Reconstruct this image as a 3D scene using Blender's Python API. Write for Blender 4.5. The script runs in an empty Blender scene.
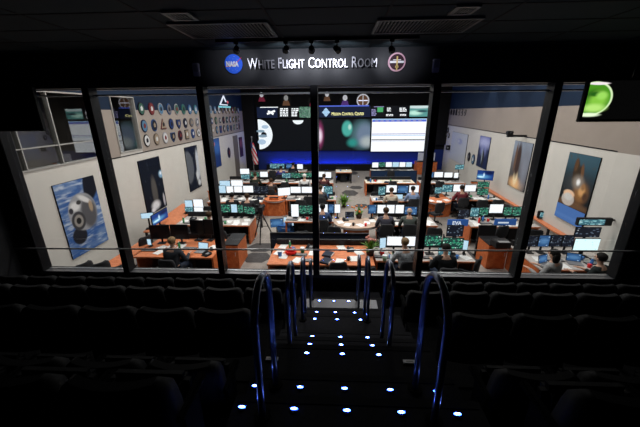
import bpy, bmesh, math, random
from mathutils import Vector, Matrix
random.seed(7)
PI = math.pi
scene = bpy.context.scene
COL = scene.collection

# ------------------------------------------------------------------ camera
F = 307.0
PITCH, YAW, ROLL, CZ = math.radians(18.3), math.radians(2.6), math.radians(0.5), 4.5
CAM = Vector((0, 0, CZ))
fw = Vector((-math.sin(YAW)*math.cos(PITCH), math.cos(YAW)*math.cos(PITCH), -math.sin(PITCH)))
rt0 = Vector((math.cos(YAW), math.sin(YAW), 0)); up0 = rt0.cross(fw)
rt = rt0*math.cos(ROLL) - up0*math.sin(ROLL)
up = up0*math.cos(ROLL) + rt0*math.sin(ROLL)
cd = bpy.data.cameras.new('camera'); cam = bpy.data.objects.new('camera', cd); COL.objects.link(cam)
cd.sensor_width = 36; cd.lens = F/640*36; cd.clip_start = 0.02; cd.clip_end = 200
cam.matrix_world = Matrix(((rt.x, up.x, -fw.x, 0), (rt.y, up.y, -fw.y, 0), (rt.z, up.z, -fw.z, CZ), (0, 0, 0, 1)))
scene.camera = cam
scene.view_settings.view_transform = 'Standard'
try: scene.view_settings.look = 'None'
except Exception: pass
scene.view_settings.gamma = 1
scene.view_settings.use_curve_mapping = False
scene.view_settings.exposure = 0.0
w = bpy.data.worlds.new('world'); scene.world = w; w.use_nodes = True
w.node_tree.nodes['Background'].inputs[0].default_value = (0.002, 0.002, 0.003, 1)
w.node_tree.nodes['Background'].inputs[1].default_value = 1.0

# surveying helpers: where a sight line meets a level, a cross wall or a side wall
def ray(x, y): return fw*F + rt*(x-320) + up*(213.5-y)
def onz(x, y, z): d = ray(x, y); return CAM + d*((z-CZ)/d.z)
def ony(x, y, Y): d = ray(x, y); return CAM + d*(Y/d.y)
LX = -7.05
def onl(x, y): d = ray(x, y); return CAM + d*(LX/d.x)
RK = 1.4/17
def rx(Y): return 7.3 + RK*(Y-8)
def onr(x, y): d = ray(x, y); return CAM + d*((7.3-8*RK)/(d.x-RK*d.y))

# ------------------------------------------------------------------ materials
MATS = {}
def mat(name, col, rough=0.6, metal=0.0, emit=None, es=1.0, noise=0.0, nscale=20, spec=None, bump=0.0):
    if name in MATS: return MATS[name]
    m = bpy.data.materials.new(name); m.use_nodes = True; nt = m.node_tree
    b = nt.nodes['Principled BSDF']
    b.inputs['Base Color'].default_value = (*col, 1); b.inputs['Roughness'].default_value = rough
    b.inputs['Metallic'].default_value = metal
    b.inputs['Specular IOR Level'].default_value = spec if spec is not None else (.5 if metal else .14)
    if emit: b.inputs['Emission Color'].default_value = (*emit, 1); b.inputs['Emission Strength'].default_value = es
    if noise or bump:
        tc = nt.nodes.new('ShaderNodeTexCoord'); n = nt.nodes.new('ShaderNodeTexNoise')
        n.inputs['Scale'].default_value = nscale; n.inputs['Detail'].default_value = 4
        nt.links.new(tc.outputs['Object'], n.inputs['Vector'])
        if noise:
            r = nt.nodes.new('ShaderNodeValToRGB')
            r.color_ramp.elements[0].position = .3; r.color_ramp.elements[1].position = .7
            r.color_ramp.elements[0].color = (*[c*(1-noise) for c in col], 1)
            r.color_ramp.elements[1].color = (*[min(1, c*(1+noise)) for c in col], 1)
            nt.links.new(n.outputs['Fac'], r.inputs['Fac']); nt.links.new(r.outputs['Color'], b.inputs['Base Color'])
        if bump:
            bp = nt.nodes.new('ShaderNodeBump'); bp.inputs['Strength'].default_value = bump
            nt.links.new(n.outputs['Fac'], bp.inputs['Height']); nt.links.new(bp.outputs['Normal'], b.inputs['Normal'])
    MATS[name] = m; return m

def wood(name, c1, c2, rough=.4):
    m = mat(name, c1, rough); nt = m.node_tree; b = nt.nodes['Principled BSDF']
    tc = nt.nodes.new('ShaderNodeTexCoord'); mp = nt.nodes.new('ShaderNodeMapping')
    mp.inputs['Scale'].default_value = (3, 14, 3)
    n = nt.nodes.new('ShaderNodeTexNoise'); n.inputs['Scale'].default_value = 2.5; n.inputs['Detail'].default_value = 6
    r = nt.nodes.new('ShaderNodeValToRGB'); r.color_ramp.elements[0].color = (*c1, 1); r.color_ramp.elements[1].color = (*c2, 1)
    r.color_ramp.elements[0].position = .35; r.color_ramp.elements[1].position = .65
    nt.links.new(tc.outputs['Object'], mp.inputs['Vector']); nt.links.new(mp.outputs[0], n.inputs['Vector'])
    nt.links.new(n.outputs['Fac'], r.inputs['Fac']); nt.links.new(r.outputs['Color'], b.inputs['Base Color'])
    return m

def picture(name, base, blobs=(), es=0.0, rough=.5, axis='x', grad=None, noise=None, grid=None):
    """procedural printed or lit picture. blobs: (cu, cv, ru, rv, colour, softness[, tilt]); axis: which generated axis is the width"""
    m = bpy.data.materials.new(name); m.use_nodes = True; nt = m.node_tree; L = nt.links
    b = nt.nodes['Principled BSDF']; b.inputs['Roughness'].default_value = rough; b.inputs['Specular IOR Level'].default_value = .08
    tc = nt.nodes.new('ShaderNodeTexCoord'); sp = nt.nodes.new('ShaderNodeSeparateXYZ'); L.new(tc.outputs['Generated'], sp.inputs[0])
    cb = nt.nodes.new('ShaderNodeCombineXYZ')
    L.new(sp.outputs['X' if axis == 'x' else 'Y'], cb.inputs['X']); L.new(sp.outputs['Z'], cb.inputs['Y'])
    uv = cb.outputs[0]
    rgb = nt.nodes.new('ShaderNodeRGB'); rgb.outputs[0].default_value = (*base, 1); cur = rgb.outputs[0]
    def mixin(fac, colour_socket=None, colour=None):
        nonlocal cur
        mx = nt.nodes.new('ShaderNodeMix'); mx.data_type = 'RGBA'
        L.new(fac, mx.inputs[0]); L.new(cur, mx.inputs[6])
        if colour_socket: L.new(colour_socket, mx.inputs[7])
        else: mx.inputs[7].default_value = (*colour, 1)
        cur = mx.outputs[2]
    if grad:
        mr = nt.nodes.new('ShaderNodeMapRange'); mr.interpolation_type = 'SMOOTHSTEP'
        mr.inputs['From Min'].default_value = grad[1]; mr.inputs['From Max'].default_value = grad[2]
        L.new(sp.outputs['Z'], mr.inputs['Value']); mixin(mr.outputs[0], colour=grad[0])
    if noise:
        for (sx, sy, lo, hi, colr, ang) in noise:
            mp = nt.nodes.new('ShaderNodeMapping'); mp.inputs['Scale'].default_value = (sx, sy, 1); mp.inputs['Rotation'].default_value = (0, 0, ang)
            n = nt.nodes.new('ShaderNodeTexNoise'); n.inputs['Scale'].default_value = 1; n.inputs['Detail'].default_value = 5
            mr = nt.nodes.new('ShaderNodeMapRange'); mr.inputs['From Min'].default_value = lo; mr.inputs['From Max'].default_value = hi
            L.new(uv, mp.inputs['Vector']); L.new(mp.outputs[0], n.inputs['Vector']); L.new(n.outputs['Fac'], mr.inputs['Value'])
            mixin(mr.outputs[0], colour=colr)
    if grid:
        for (sx, sy, thr, colr) in grid:      # fine rows of lettering-like marks
            mp = nt.nodes.new('ShaderNodeMapping'); mp.inputs['Scale'].default_value = (sx, sy, 1)
            v = nt.nodes.new('ShaderNodeTexVoronoi'); v.inputs['Scale'].default_value = 1; v.distance = 'CHEBYCHEV'; v.inputs['Randomness'].default_value = .6
            mt = nt.nodes.new('ShaderNodeMath'); mt.operation = 'LESS_THAN'; mt.inputs[1].default_value = thr
            L.new(uv, mp.inputs['Vector']); L.new(mp.outputs[0], v.inputs['Vector']); L.new(v.outputs['Distance'], mt.inputs[0])
            mixin(mt.outputs[0], colour=colr)
    for bl in blobs:
        cu, cv, ru, rv, colr, soft = bl[:6]; tilt = bl[6] if len(bl) > 6 else 0
        sb = nt.nodes.new('ShaderNodeVectorMath'); sb.operation = 'SUBTRACT'; sb.inputs[1].default_value = (cu, cv, 0); L.new(uv, sb.inputs[0])
        vec = sb.outputs[0]
        if tilt:
            vr = nt.nodes.new('ShaderNodeVectorRotate'); vr.rotation_type = 'Z_AXIS'; vr.inputs['Angle'].default_value = tilt
            L.new(vec, vr.inputs['Vector']); vec = vr.outputs[0]
        ml = nt.nodes.new('ShaderNodeVectorMath'); ml.operation = 'MULTIPLY'; ml.inputs[1].default_value = (1/ru, 1/rv, 0); L.new(vec, ml.inputs[0])
        ln = nt.nodes.new('ShaderNodeVectorMath'); ln.operation = 'LENGTH'; L.new(ml.outputs[0], ln.inputs[0])
        mr = nt.nodes.new('ShaderNodeMapRange'); mr.interpolation_type = 'SMOOTHSTEP'
        mr.inputs['From Min'].default_value = 1+soft; mr.inputs['From Max'].default_value = 1-soft
        L.new(ln.outputs['Value'], mr.inputs['Value']); mixin(mr.outputs[0], colour=colr)
    if es:
        L.new(cur, b.inputs['Emission Color']); b.inputs['Emission Strength'].default_value = es
        b.inputs['Base Color'].default_value = (.004, .004, .005, 1); b.inputs['Roughness'].default_value = .35
    else: L.new(cur, b.inputs['Base Color'])
    return m

black = mat('black_paint', (.006, .006, .007), .45)
softblack = mat('black_plastic', (.018, .018, .02), .4)
seatplastic = mat('seat_plastic', (.004, .004, .0045), .85, spec=.03)
charcoal = mat('charcoal_fabric', (.03, .031, .034), .85, noise=.3, nscale=60)
seatfab = mat('theatre_seat_fabric', (.006, .006, .007), .7, spec=.12, noise=.25, nscale=50)
frame_m = mat('dark_window_frame', (.009, .0095, .011), .35)
alu = mat('brushed_aluminium', (.55, .56, .58), .35, .7)
steel = mat('polished_steel', (.45, .46, .5), .22, 1.0)
railm = mat('steel_handrail', (.20, .22, .28), .28, .9)
woodm = wood('cherry_wood', (.44, .10, .028), (.64, .18, .06))
woodtop = wood('cherry_desk_top', (.55, .16, .065), (.78, .28, .13), .35)
laminate = mat('pale_laminate', (.52, .48, .45), .4, noise=.08, nscale=8)
navyp = mat('navy_panel', (.02, .028, .05), .6)
bluecloth = mat('blue_fabric', (.02, .06, .16), .7)
paper = mat('white_paper', (.85, .85, .83), .7)
paperY = mat('cream_paper', (.8, .72, .58), .7)
redm = mat('red_plastic', (.75, .03, .03), .4)
greenm = mat('green_plastic', (.06, .3, .12), .5)
bluem = mat('blue_plastic', (.06, .2, .55), .4)
white_p = mat('white_plastic', (.8, .8, .82), .4)
grey_p = mat('grey_plastic', (.25, .25, .26), .5)
leafm = mat('leaf_green', (.10, .22, .03), .5, noise=.5, nscale=9)
potm = mat('dark_pot', (.05, .03, .02), .6)
glass = bpy.data.materials.new('window_glass'); glass.use_nodes = True
nt = glass.node_tree; nt.nodes.clear()
o_ = nt.nodes.new('ShaderNodeOutputMaterial'); mx = nt.nodes.new('ShaderNodeMixShader'); tr = nt.nodes.new('ShaderNodeBsdfTransparent'); gl = nt.nodes.new('ShaderNodeBsdfGlossy'); fr = nt.nodes.new('ShaderNodeFresnel')
geo = nt.nodes.new('ShaderNodeNewGeometry'); ior = nt.nodes.new('ShaderNodeMapRange'); ior.inputs['To Min'].default_value = 1.45; ior.inputs['To Max'].default_value = 1/1.45
nt.links.new(geo.outputs['Backfacing'], ior.inputs['Value']); nt.links.new(ior.outputs[0], fr.inputs[0])
gl.inputs['Roughness'].default_value = 0.0; tr.inputs[0].default_value = (.97, .98, .98, 1)
nt.links.new(fr.outputs[0], mx.inputs[0]); nt.links.new(tr.outputs[0], mx.inputs[1]); nt.links.new(gl.outputs[0], mx.inputs[2]); nt.links.new(mx.outputs[0], o_.inputs[0])
darkglass = mat('dark_interior_glass', (.012, .015, .02), .04, spec=.9)

# ------------------------------------------------------------------ mesh builder
class MB:
    def __init__(s): s.bm = bmesh.new()
    def _mi(s, faces, mi):
        for f in faces: f.material_index = mi
    def box(s, c, d, mi=0, rz=0, bevel=0, rx_=0):
        r = bmesh.ops.create_cube(s.bm, size=1)
        M = Matrix.Translation(c) @ Matrix.Rotation(rz, 4, 'Z') @ Matrix.Rotation(rx_, 4, 'X') @ Matrix.Diagonal((*d, 1))
        bmesh.ops.transform(s.bm, matrix=M, verts=r['verts'])
        fs = list({f for v in r['verts'] for f in v.link_faces}); s._mi(fs, mi)
        if bevel:
            es = list({e for v in r['verts'] for e in v.link_edges})
            bmesh.ops.bevel(s.bm, geom=es, offset=bevel, segments=2, affect='EDGES')
        return s
    def b2(s, x0, x1, y0, y1, z0, z1, mi=0, bevel=0):
        return s.box(((x0+x1)/2, (y0+y1)/2, (z0+z1)/2), (abs(x1-x0), abs(y1-y0), abs(z1-z0)), mi, 0, bevel)
    def cyl(s, p, q, r, r2=None, n=16, mi=0, cap=True):
        p, q = Vector(p), Vector(q); d = q-p
        if r2 is None: r2 = r
        k = bmesh.ops.create_cone(s.bm, cap_ends=cap, segments=n, radius1=r, radius2=r2, depth=d.length)
        M = Matrix.Translation((p+q)/2) @ d.to_track_quat('Z', 'Y').to_matrix().to_4x4()
        bmesh.ops.transform(s.bm, matrix=M, verts=k['verts'])
        fs = {f for v in k['verts'] for f in v.link_faces}; s._mi(fs, mi)
        for f in fs:
            if len(f.verts) == 4: f.smooth = True
        return s
    def sph(s, c, r, mi=0, n=12, rot=None):
        k = bmesh.ops.create_uvsphere(s.bm, u_segments=n, v_segments=max(6, n*2//3), radius=1)
        rr = r if isinstance(r, (tuple, list)) else (r, r, r)
        M = Matrix.Translation(c) @ (rot or Matrix()) @ Matrix.Diagonal((*rr, 1))
        bmesh.ops.transform(s.bm, matrix=M, verts=k['verts'])
        for f in {f for v in k['verts'] for f in v.link_faces}: f.material_index = mi; f.smooth = True
        return s
    def poly(s, pts, mi=0):
        vs = [s.bm.verts.new(p) for p in pts]; f = s.bm.faces.new(vs); f.material_index = mi; return s
    def prism(s, pts, ext, mi=0, side=None):
        """pts: loop of 3d points, extruded by vector ext"""
        e = Vector(ext); a = [s.bm.verts.new(p) for p in pts]; b = [s.bm.verts.new(Vector(p)+e) for p in pts]
        f1 = s.bm.faces.new(a); f2 = s.bm.faces.new(b[::-1]); f1.material_index = f2.material_index = mi
        n = len(a); sf = []
        for i in range(n):
            f = s.bm.faces.new([a[i], b[i], b[(i+1) % n], a[(i+1) % n]]); f.material_index = mi if side is None else side; sf.append(f)
        bmesh.ops.recalc_face_normals(s.bm, faces=[f1, f2]+sf)
        return s
    def tube(s, pts, r, n=10, mi=0, closed=False):
        pts = [Vector(p) for p in pts]; rings = []; N = len(pts)
        prev = None
        for i, p in enumerate(pts):
            t = (pts[min(i+1, N-1)] - pts[max(i-1, 0)]).normalized()
            if prev is None:
                a = Vector((0, 0, 1)) if abs(t.z) < .9 else Vector((1, 0, 0)); x = t.cross(a).normalized()
            else: x = (prev - t*prev.dot(t)).normalized()
            prev = x; y = t.cross(x); R = r[i] if isinstance(r, (list, tuple)) else r
            rings.append([s.bm.verts.new(p + x*math.cos(2*PI*k/n)*R + y*math.sin(2*PI*k/n)*R) for k in range(n)])
        for i in range(N-1):
            for k in range(n):
                f = s.bm.faces.new([rings[i][k], rings[i][(k+1) % n], rings[i+1][(k+1) % n], rings[i+1][k]]); f.smooth = True; f.material_index = mi
        f = s.bm.faces.new(rings[0][::-1]); f.material_index = mi; f = s.bm.faces.new(rings[-1]); f.material_index = mi
        return s
    def mesh(s, name):
        me = bpy.data.meshes.new(name); s.bm.normal_update(); s.bm.to_mesh(me); s.bm.free(); return me
    def build(s, name, mats, parent=None, label=None):
        me = s.mesh(name)
        for m in (mats if isinstance(mats, (list, tuple)) else [mats]): me.materials.append(m)
        o = bpy.data.objects.new(name, me); COL.objects.link(o)
        if parent: o.parent = parent
        if label: o['label'] = label
        return o

LABELS = {}
def tag(o, label, cat, group=None):
    o['label'] = label; o['category'] = cat
    if group: o['group'] = group
    n = len(label.split())
    if n < 4 or n > 16: print('LABEL LENGTH', n, label)
    if label in LABELS: print('DUP LABEL', label)
    LABELS[label] = 1
    return o
def thing(name, label, cat, loc=(0, 0, 0), rz=0, group=None):
    o = bpy.data.objects.new(name, None); COL.objects.link(o); o.location = loc; o.rotation_euler = (0, 0, rz); o.empty_display_size = .1
    return tag(o, label, cat, group)
def struct(name, mb, m, parent=None):
    o = mb.build(name, m, parent)
    if not parent: o['kind'] = 'structure'
    return o
def dup(root, loc, rz, label, group=None, mats=None):
    """copy a thing with copies of its parts and their sub-parts; mats: {part name: material}"""
    def cp(o, par):
        c = o.copy(); COL.objects.link(c)
        if par: c.parent = par
        base = o.name.split('.')[0]
        if mats and base in mats and c.type == 'MESH':
            c.material_slots[0].link = 'OBJECT'; c.material_slots[0].material = mats[base]
        for ch in kids.get(o, ()): cp(ch, c)
        return c
    kids = {}
    def walk(o):
        kids[o] = list(o.children)
        for ch in kids[o]: walk(ch)
    walk(root)
    r = cp(root, None); r.location = loc; r.rotation_euler = (0, 0, rz)
    return tag(r, label, root['category'], group or root.get('group'))
ORD = ['first', 'second', 'third', 'fourth', 'fifth', 'sixth', 'seventh', 'eighth', 'ninth', 'tenth', 'eleventh', 'twelfth', 'thirteenth', 'fourteenth', 'fifteenth', 'sixteenth', 'seventeenth', 'eighteenth', 'nineteenth', 'twentieth', 'twenty-first']

# ================================================================== CONTROL ROOM SHELL
BY = 25.0; CT = 6.5
carpet = mat('grey_carpet', (.30, .27, .245), .95, noise=.12, nscale=6)
carpet_d = mat('dark_hexagon_carpet', (.075, .07, .07), .95, noise=.15, nscale=8)
fl = MB(); fl.b2(-7.3, 9.2, 5.9, 25.3, -.2, 0)
def hexa(px, py, w, h, rot=0):
    c = onz(px, py, 0); pts = []
    for k in range(6):
        a = k*PI/3
        pts.append((c.x + math.cos(a)*w, c.y + math.sin(a)*h, .004))
    fl.poly(pts, 1)
for a in [(257, 257.5, .5, .42), (261, 247.5, .5, .42), (350, 193, .5, .75), (343, 180, .4, .5), (356, 187.5, .45, .5), (352, 173, .5, .8), (480, 236, .5, .4), (468, 256, .35, .4), (362, 206, .4, .4), (247, 240, .3, .4)]: hexa(*a)
struct('floor', fl, [carpet, carpet_d])

wallW = mat('cream_wall', (.60, .575, .53), .8, noise=.03, nscale=3)
wallB = mat('tan_wall', (.31, .265, .23), .8, noise=.03, nscale=3)
wallN = mat('navy_wall', (.007, .018, .042), .7)
blackwall = mat('black_wall', (.008, .008, .010), .8)
ZL, ZN = 3.14, 4.62
# left wall with two upper windows (openings)
W1 = (5.95, 9.25, 3.24, 5.05); W2 = (9.98, 11.2, 3.24, 5.05)
m = MB()
m.b2(LX-.15, LX, 5.6, 25.2, 0, ZL, 0)
for (a, b) in [(5.6, W1[0]), (W1[1], W2[0]), (W2[1], 25.2)]:
    m.b2(LX-.15, LX, a, b, ZL, ZN if a > 9 else ZN, 1); m.b2(LX-.15, LX, a, b, ZN, CT, 2)
for W in (W1, W2): m.b2(LX-.15, LX, W[0], W[1], ZL, W[2], 0); m.b2(LX-.15, LX, W[0], W[1], W[3], CT, 2)
m.b2(LX, LX+.012, 9.25, 25, ZL-.02, ZL+.012, 3)
struct('wall_left', m, [wallW, wallB, wallN, black])
def side_window(n, W, cols, transom):
    y0, y1, z0, z1 = W
    f = MB(); t = .035
    f.b2(LX-.16, LX+.03, y0, y1, z0, z0+t); f.b2(LX-.16, LX+.03, y0, y1, z1-t, z1); f.b2(LX-.16, LX+.03, y0, y0+t, z0+t, z1-t); f.b2(LX-.16, LX+.03, y1-t, y1, z0+t, z1-t)
    for yy in cols: f.b2(LX-.1, LX+.01, yy-.015, yy+.015, z0+t, z1-t)
    if transom: f.b2(LX-.1, LX+.005, y0+t, y1-t, transom-.012, transom+.012)
    o = struct('window_%d' % n, f, mat('cream_frame', (.34, .33, .31), .5))
    g = MB(); g.b2(LX-.06, LX-.05, y0+t, y1-t, z0+t, z1-t); gg = g.build('pane', glass2, o)
glass2 = glass.copy(); glass2.name = 'reflective_side_glass'
glass2.node_tree.nodes['Map Range'].inputs['To Min'].default_value = 2.1; glass2.node_tree.nodes['Map Range'].inputs['To Max'].default_value = 1/2.1
side_window(8, W1, [6.75, 7.75], 3.75); side_window(9, W2, [], 0)
# the dim office behind those windows
m = MB(); m.b2(-9.6, -9.5, 5.6, 12, 2.9, 5.3, 0); m.b2(-9.6, LX-.16, 5.6, 12, 2.8, 2.9, 1); m.b2(-9.6, LX-.16, 5.6, 12, 5.3, 5.4, 1); m.b2(-9.6, LX-.16, 5.5, 5.6, 2.8, 5.4, 0); m.b2(-9.6, LX-.16, 12, 12.1, 2.8, 5.4, 0)
struct('wall_office', m, [mat('office_wall', (.16, .14, .12), .8), black])
# right wall, slightly splayed
m = MB()
def rwall(z0, z1, mi, Y0=8.2, Y1=25.2):
    m.prism([(rx(Y0), Y0, z0), (rx(Y1), Y1, z0), (rx(Y1), Y1, z1), (rx(Y0), Y0, z1)], (.15, 0, 0), mi)
rwall(0, 3.46, 0); rwall(3.46, 4.62, 1); rwall(4.62, CT, 2); m.prism([(rx(8.2)-.012, 8.2, 3.45), (rx(25)-.012, 25, 3.5), (rx(25)-.012, 25, 3.53), (rx(8.2)-.012, 8.2, 3.48)], (.012, 0, 0), 3)
m.b2(7.2, 7.36, 5.6, 8.2, 0, 3.46, 0); m.b2(7.2, 7.36, 5.6, 8.2, 3.46, 4.62, 1); m.b2(7.2, 7.36, 5.6, 8.2, 4.62, CT, 2)
struct('wall_right', m, [wallW, wallB, wallN, black])
m = MB(); m.b2(-7.3, 9.2, BY, BY+.2, 0, 1.6, 0); m.b2(-7.3, 9.2, BY, BY+.2, 1.6, CT, 1)
struct('wall_back', m, [mat('blue_glow_wall', (.015, .03, .16), .75), blackwall])  # lower band coloured blue to carry the washers' glow, black above
m = MB(); m.b2(-7.3, 9.2, 5.9, 25.3, CT, CT+.15)
struct('ceiling', m, blackwall)
# dark wings either side of the display wall
for i, (x0, x1, nm) in enumerate([(LX, -6.15, 'left'), (7.3, 8.75, 'right')]):
    m = MB(); m.b2(x0, x1, BY-.35, BY-.001, 0 if i == 0 else 2.0, CT)
    struct('trim_%d' % (i+1), m, blackwall)

# ceiling lamps of the control room (above the window's line of sight)
lamp_i = 0
for Y in (7.6, 10.8, 14.2, 17.6, 21.0):
    for X in (-4.8, -1.6, 1.6, 4.8):
        lamp_i += 1
        ld = bpy.data.lights.new('ceiling_lamp', 'AREA'); ld.shape = 'RECTANGLE'; ld.size = 1.2; ld.size_y = .6
        ld.energy = 88 if Y < 20 else 26; ld.color = (1.0, .97, .93)
        lo = bpy.data.objects.new('ceiling_lamp', ld); COL.objects.link(lo); lo.location = (X, Y, CT-.06)
# wall washers along the right wall
for Y in (10.5, 12.6, 14.8, 17.0):
    ld = bpy.data.lights.new('wall_washer', 'SPOT'); ld.energy = 70; ld.spot_size = math.radians(62); ld.spot_blend = .6; ld.shadow_soft_size = .06; ld.color = (1, .95, .9)
    lo = bpy.data.objects.new('wall_washer', ld); COL.objects.link(lo); lo.location = (rx(Y)-.75, Y, 6.3)
    lo.rotation_euler = (0, math.radians(-20), 0)
# blue floor washers under the big displays
for X in (-4.2, -2.2, -.2, 1.8, 3.8, 5.8):
    ld = bpy.data.lights.new('blue_wall_washer', 'AREA'); ld.shape = 'RECTANGLE'; ld.size = 1.9; ld.size_y = .08; ld.energy = 42 if X < 3 else 16; ld.color = (.05, .12, 1)
    lo = bpy.data.objects.new('blue_wall_washer', ld); COL.objects.link(lo); lo.location = (X, BY-.16, .42); lo.rotation_euler = (math.radians(180+20), 0, 0)
m = MB(); m.b2(-5.4, 7.0, BY-.5, BY-.42, 0, .5)
struct('trim_3', m, blackwall)
# ================================================================== BACK WALL DISPLAYS
def lit(name, col, s=1.0): return mat('lit_'+name, (.004, .004, .004), .4, emit=col, es=s)
L_white = lit('white', (.95, .97, 1.0), 1.25); L_blue = lit('blue', (.10, .16, .75)); L_mauve = lit('mauve', (.35, .33, .62))
L_dark = lit('dark', (.004, .005, .008)); L_green = lit('green', (.08, .45, .16)); L_teal = lit('teal', (.25, .62, .58))
L_yel = lit('yellow', (1, .93, .4), 1.8); L_navy = lit('navy', (.006, .012, .04)); L_sky = lit('sky', (.45, .68, .95)); L_pink = lit('pink', (.8, .25, .4))
DY = BY-.16
def panel_x(x): return ony(x, 135, DY).x
def rect_on(mb, x0, y0, x1, y1, Y, mi, push=0.0):
    a = ony(x0, y0, Y-push); b = ony(x1, y1, Y-push)
    mb.poly([(a.x, Y-push, a.z), (a.x, Y-push, b.z), (b.x, Y-push, b.z), (b.x, Y-push, a.z)], mi)
def display(name, label, X0, X1, Z0, Z1, base, extra, mats, cat='display'):
    t = thing(name, label, cat, ((X0+X1)/2, BY, Z0), 0, 'video wall displays')
    m = MB(); m.b2(X0-(X0+X1)/2, X1-(X0+X1)/2, -.15, -.001, 0, Z1-Z0); m.build('casing', black, t)
    m = MB(); m.b2(X0-(X0+X1)/2+.04, X1-(X0+X1)/2-.04, -.165, -.151, .04, Z1-Z0-.04)
    m2 = m
    ox, oz = (X0+X1)/2, Z0
    if extra:
        k = MB(); extra(k)
        bmesh.ops.translate(k.bm, verts=k.bm.verts, vec=(-ox, -BY, -oz))
        tmp = k.mesh('tmp'); m.bm.from_mesh(tmp)
    m.build('screen', [base]+mats, t)
    return t
EY = BY-.168
def disc(mb, cx, cz, rx_, rz_, Y, mi, n=28, a0=0, a1=2*PI):
    pts = [(cx+math.cos(a0+(a1-a0)*k/n)*rx_, Y, cz+math.sin(a0+(a1-a0)*k/n)*rz_) for k in range(n+(0 if a1-a0 >= 2*PI-.01 else 1))]
    mb.poly(pts, mi)
# left display: black space with a white earth limb
space = picture('space_display', (.004, .005, .007), [], es=1)
def ex1(k):
    c = ony(258.6, 134.5, EY); r = ony(272.5, 134.5, EY).x-c.x; h = (ony(265, 119.5, EY).z-ony(265, 149.5, EY).z)/2
    disc(k, c.x, c.z, r, h, EY, 1, 24, -PI/2, PI/2)
    disc(k, c.x+.38*r, c.z+.0, r*.2, h*.16, EY-.003, 3); disc(k, c.x+.3*r, c.z-.12, r*.32, h*.10, EY-.005, 4); disc(k, c.x+.16*r, c.z+.22*h, r*.3, h*.09, EY-.003, 4); disc(k, c.x+.2*r, c.z-.5*h, r*.3, h*.18, EY-.003, 2); disc(k, c.x+.5*r, c.z+.5*h, r*.25, h*.12, EY-.003, 2)
    d = ony(298, 120.3, EY); disc(k, d.x, d.z, .42, .3, EY, 1, 14, PI, 2*PI)
display('video_display', 'big black video wall screen with a white earth limb at its left edge', panel_x(258), panel_x(318.5), 1.55, 4.0, space, ex1, [lit('limb', (.9, .95, 1.0), 1.1), lit('limb_blue', (.45, .6, .78)), L_dark, lit('limb_grey', (.25, .36, .46))])
mid = picture('earth_display', (.006, .008, .010), [(.0, .5, .075, .36, (.35, .05, .18), .6), (.0, .48, .055, .20, (1, .8, .95), .6),
    (.84, .50, .22, .46, (.07, .15, .17), .35), (.9, .5, .16, .36, (.17, .23, .33), .4), (.55, .7, .10, .24, (.08, .45, .38), .25), (.6, .75, .03, .08, (.5, .8, .7), .6), (.95, .28, .12, .16, (.45, .5, .5), .7), (.66, .25, .09, .12, (.03, .3, .26), .7)], es=1, noise=None)
display('video_display', 'middle video wall screen with a teal sphere and grey blue planet', panel_x(318.7), panel_x(370.5), 1.55, 4.0, mid, None, [])
def ex3(k):
    X0, X1 = panel_x(371)+.06, panel_x(425.8)-.06
    def r(u0, v0, u1, v1, mi, p=0): k.poly([(X0+(X1-X0)*u0, EY-p, 1.6+2.4*v0), (X0+(X1-X0)*u1, EY-p, 1.6+2.4*v0), (X0+(X1-X0)*u1, EY-p, 1.6+2.4*v1), (X0+(X1-X0)*u0, EY-p, 1.6+2.4*v1)], mi)
    r(0, .89, 1, .985, 1); r(0, .95, 1, .985, 4, .001)
    for q in range(9): r(.05+q*.1, .90, .11+q*.1, .935, 2, .002)
    r(0, .50, 1, .525, 2); r(0, .455, 1, .475, 4); r(0, .32, 1, .345, 3); r(0, .285, 1, .30, 2)
display('video_display', 'bright white schedule screen on the right of the video wall', panel_x(371), panel_x(425.8), 1.45, 4.0, L_white, ex3, [L_blue, L_mauve, L_dark, L_sky])
# the narrow strip of small displays above
def strip(label, x0, x1, base, extra, mats):
    X0, X1 = panel_x(x0), panel_x(x1)
    return display('ticker_display', label, X0, X1, 4.06, 4.93, base, extra, mats)
def bars(k, x0, x1, y0, y1, rows, mi, seed=1):
    R = random.Random(seed)
    for r_ in range(rows):
        ya = y0+(y1-y0)*(r_+.15)/rows; yb = y0+(y1-y0)*(r_+.8)/rows; x = x0
        while x < x1-1:
            L_ = R.uniform(1.0, 3.2); e = min(x+L_, x1)
            rect_on(k, x, ya, e, yb, EY, mi); x = e+R.uniform(.3, .9)
def sA(k):
    rect_on(k, 260, 107.0, 278, 107.5, EY, 1)
    for (a, b, c_, d) in [(267, 114, 275, 110.8), (268, 111, 273.5, 114.2)]:
        p = ony(a, b, EY); q = ony(c_, d, EY); u = (q-p).normalized(); n = Vector((-u.z, 0, u.x))*.07
        k.poly([p+n, p-n, q-n, q+n], 1)
strip('small black ticker screen with a white winged station outline', 258, 279, L_navy, sA, [L_white])
strip('small ticker screen with rows of white figures on black', 279.3, 299, L_dark, lambda k: (bars(k, 280, 288, 108, 116.6, 5, 1, 2), bars(k, 291.5, 298.5, 108, 116.6, 5, 1, 3)), [L_white])
strip('small green telemetry ticker screen left of the centre mullion', 299.3, 318, picture('green_strip', (.05, .09, .08), es=1, grid=[(60, 14, .28, (.30, .85, .45)), (30, 7, .2, (.8, .9, .9))]), None, [])
def sB(k):
    rect_on(k, 319, 105.6, 369, 106.3, EY, 2)
    for (dx, dz) in [(0, .18), (-.17, 0), (.17, 0), (0, -.18), (0, 0)]:
        c = ony(326, 112.3, EY); k.poly([(c.x+dx*.9, EY-.001*abs(dx), c.z+dz+.15), (c.x+dx*.9-.17, EY, c.z+dz), (c.x+dx*.9, EY, c.z+dz-.15), (c.x+dx*.9+.17, EY, c.z+dz)], 1)
t = strip('navy banner screen reading Mission Control Center beside a pale diamond emblem', 318.7, 370, L_navy, sB, [L_sky, L_blue])
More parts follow.
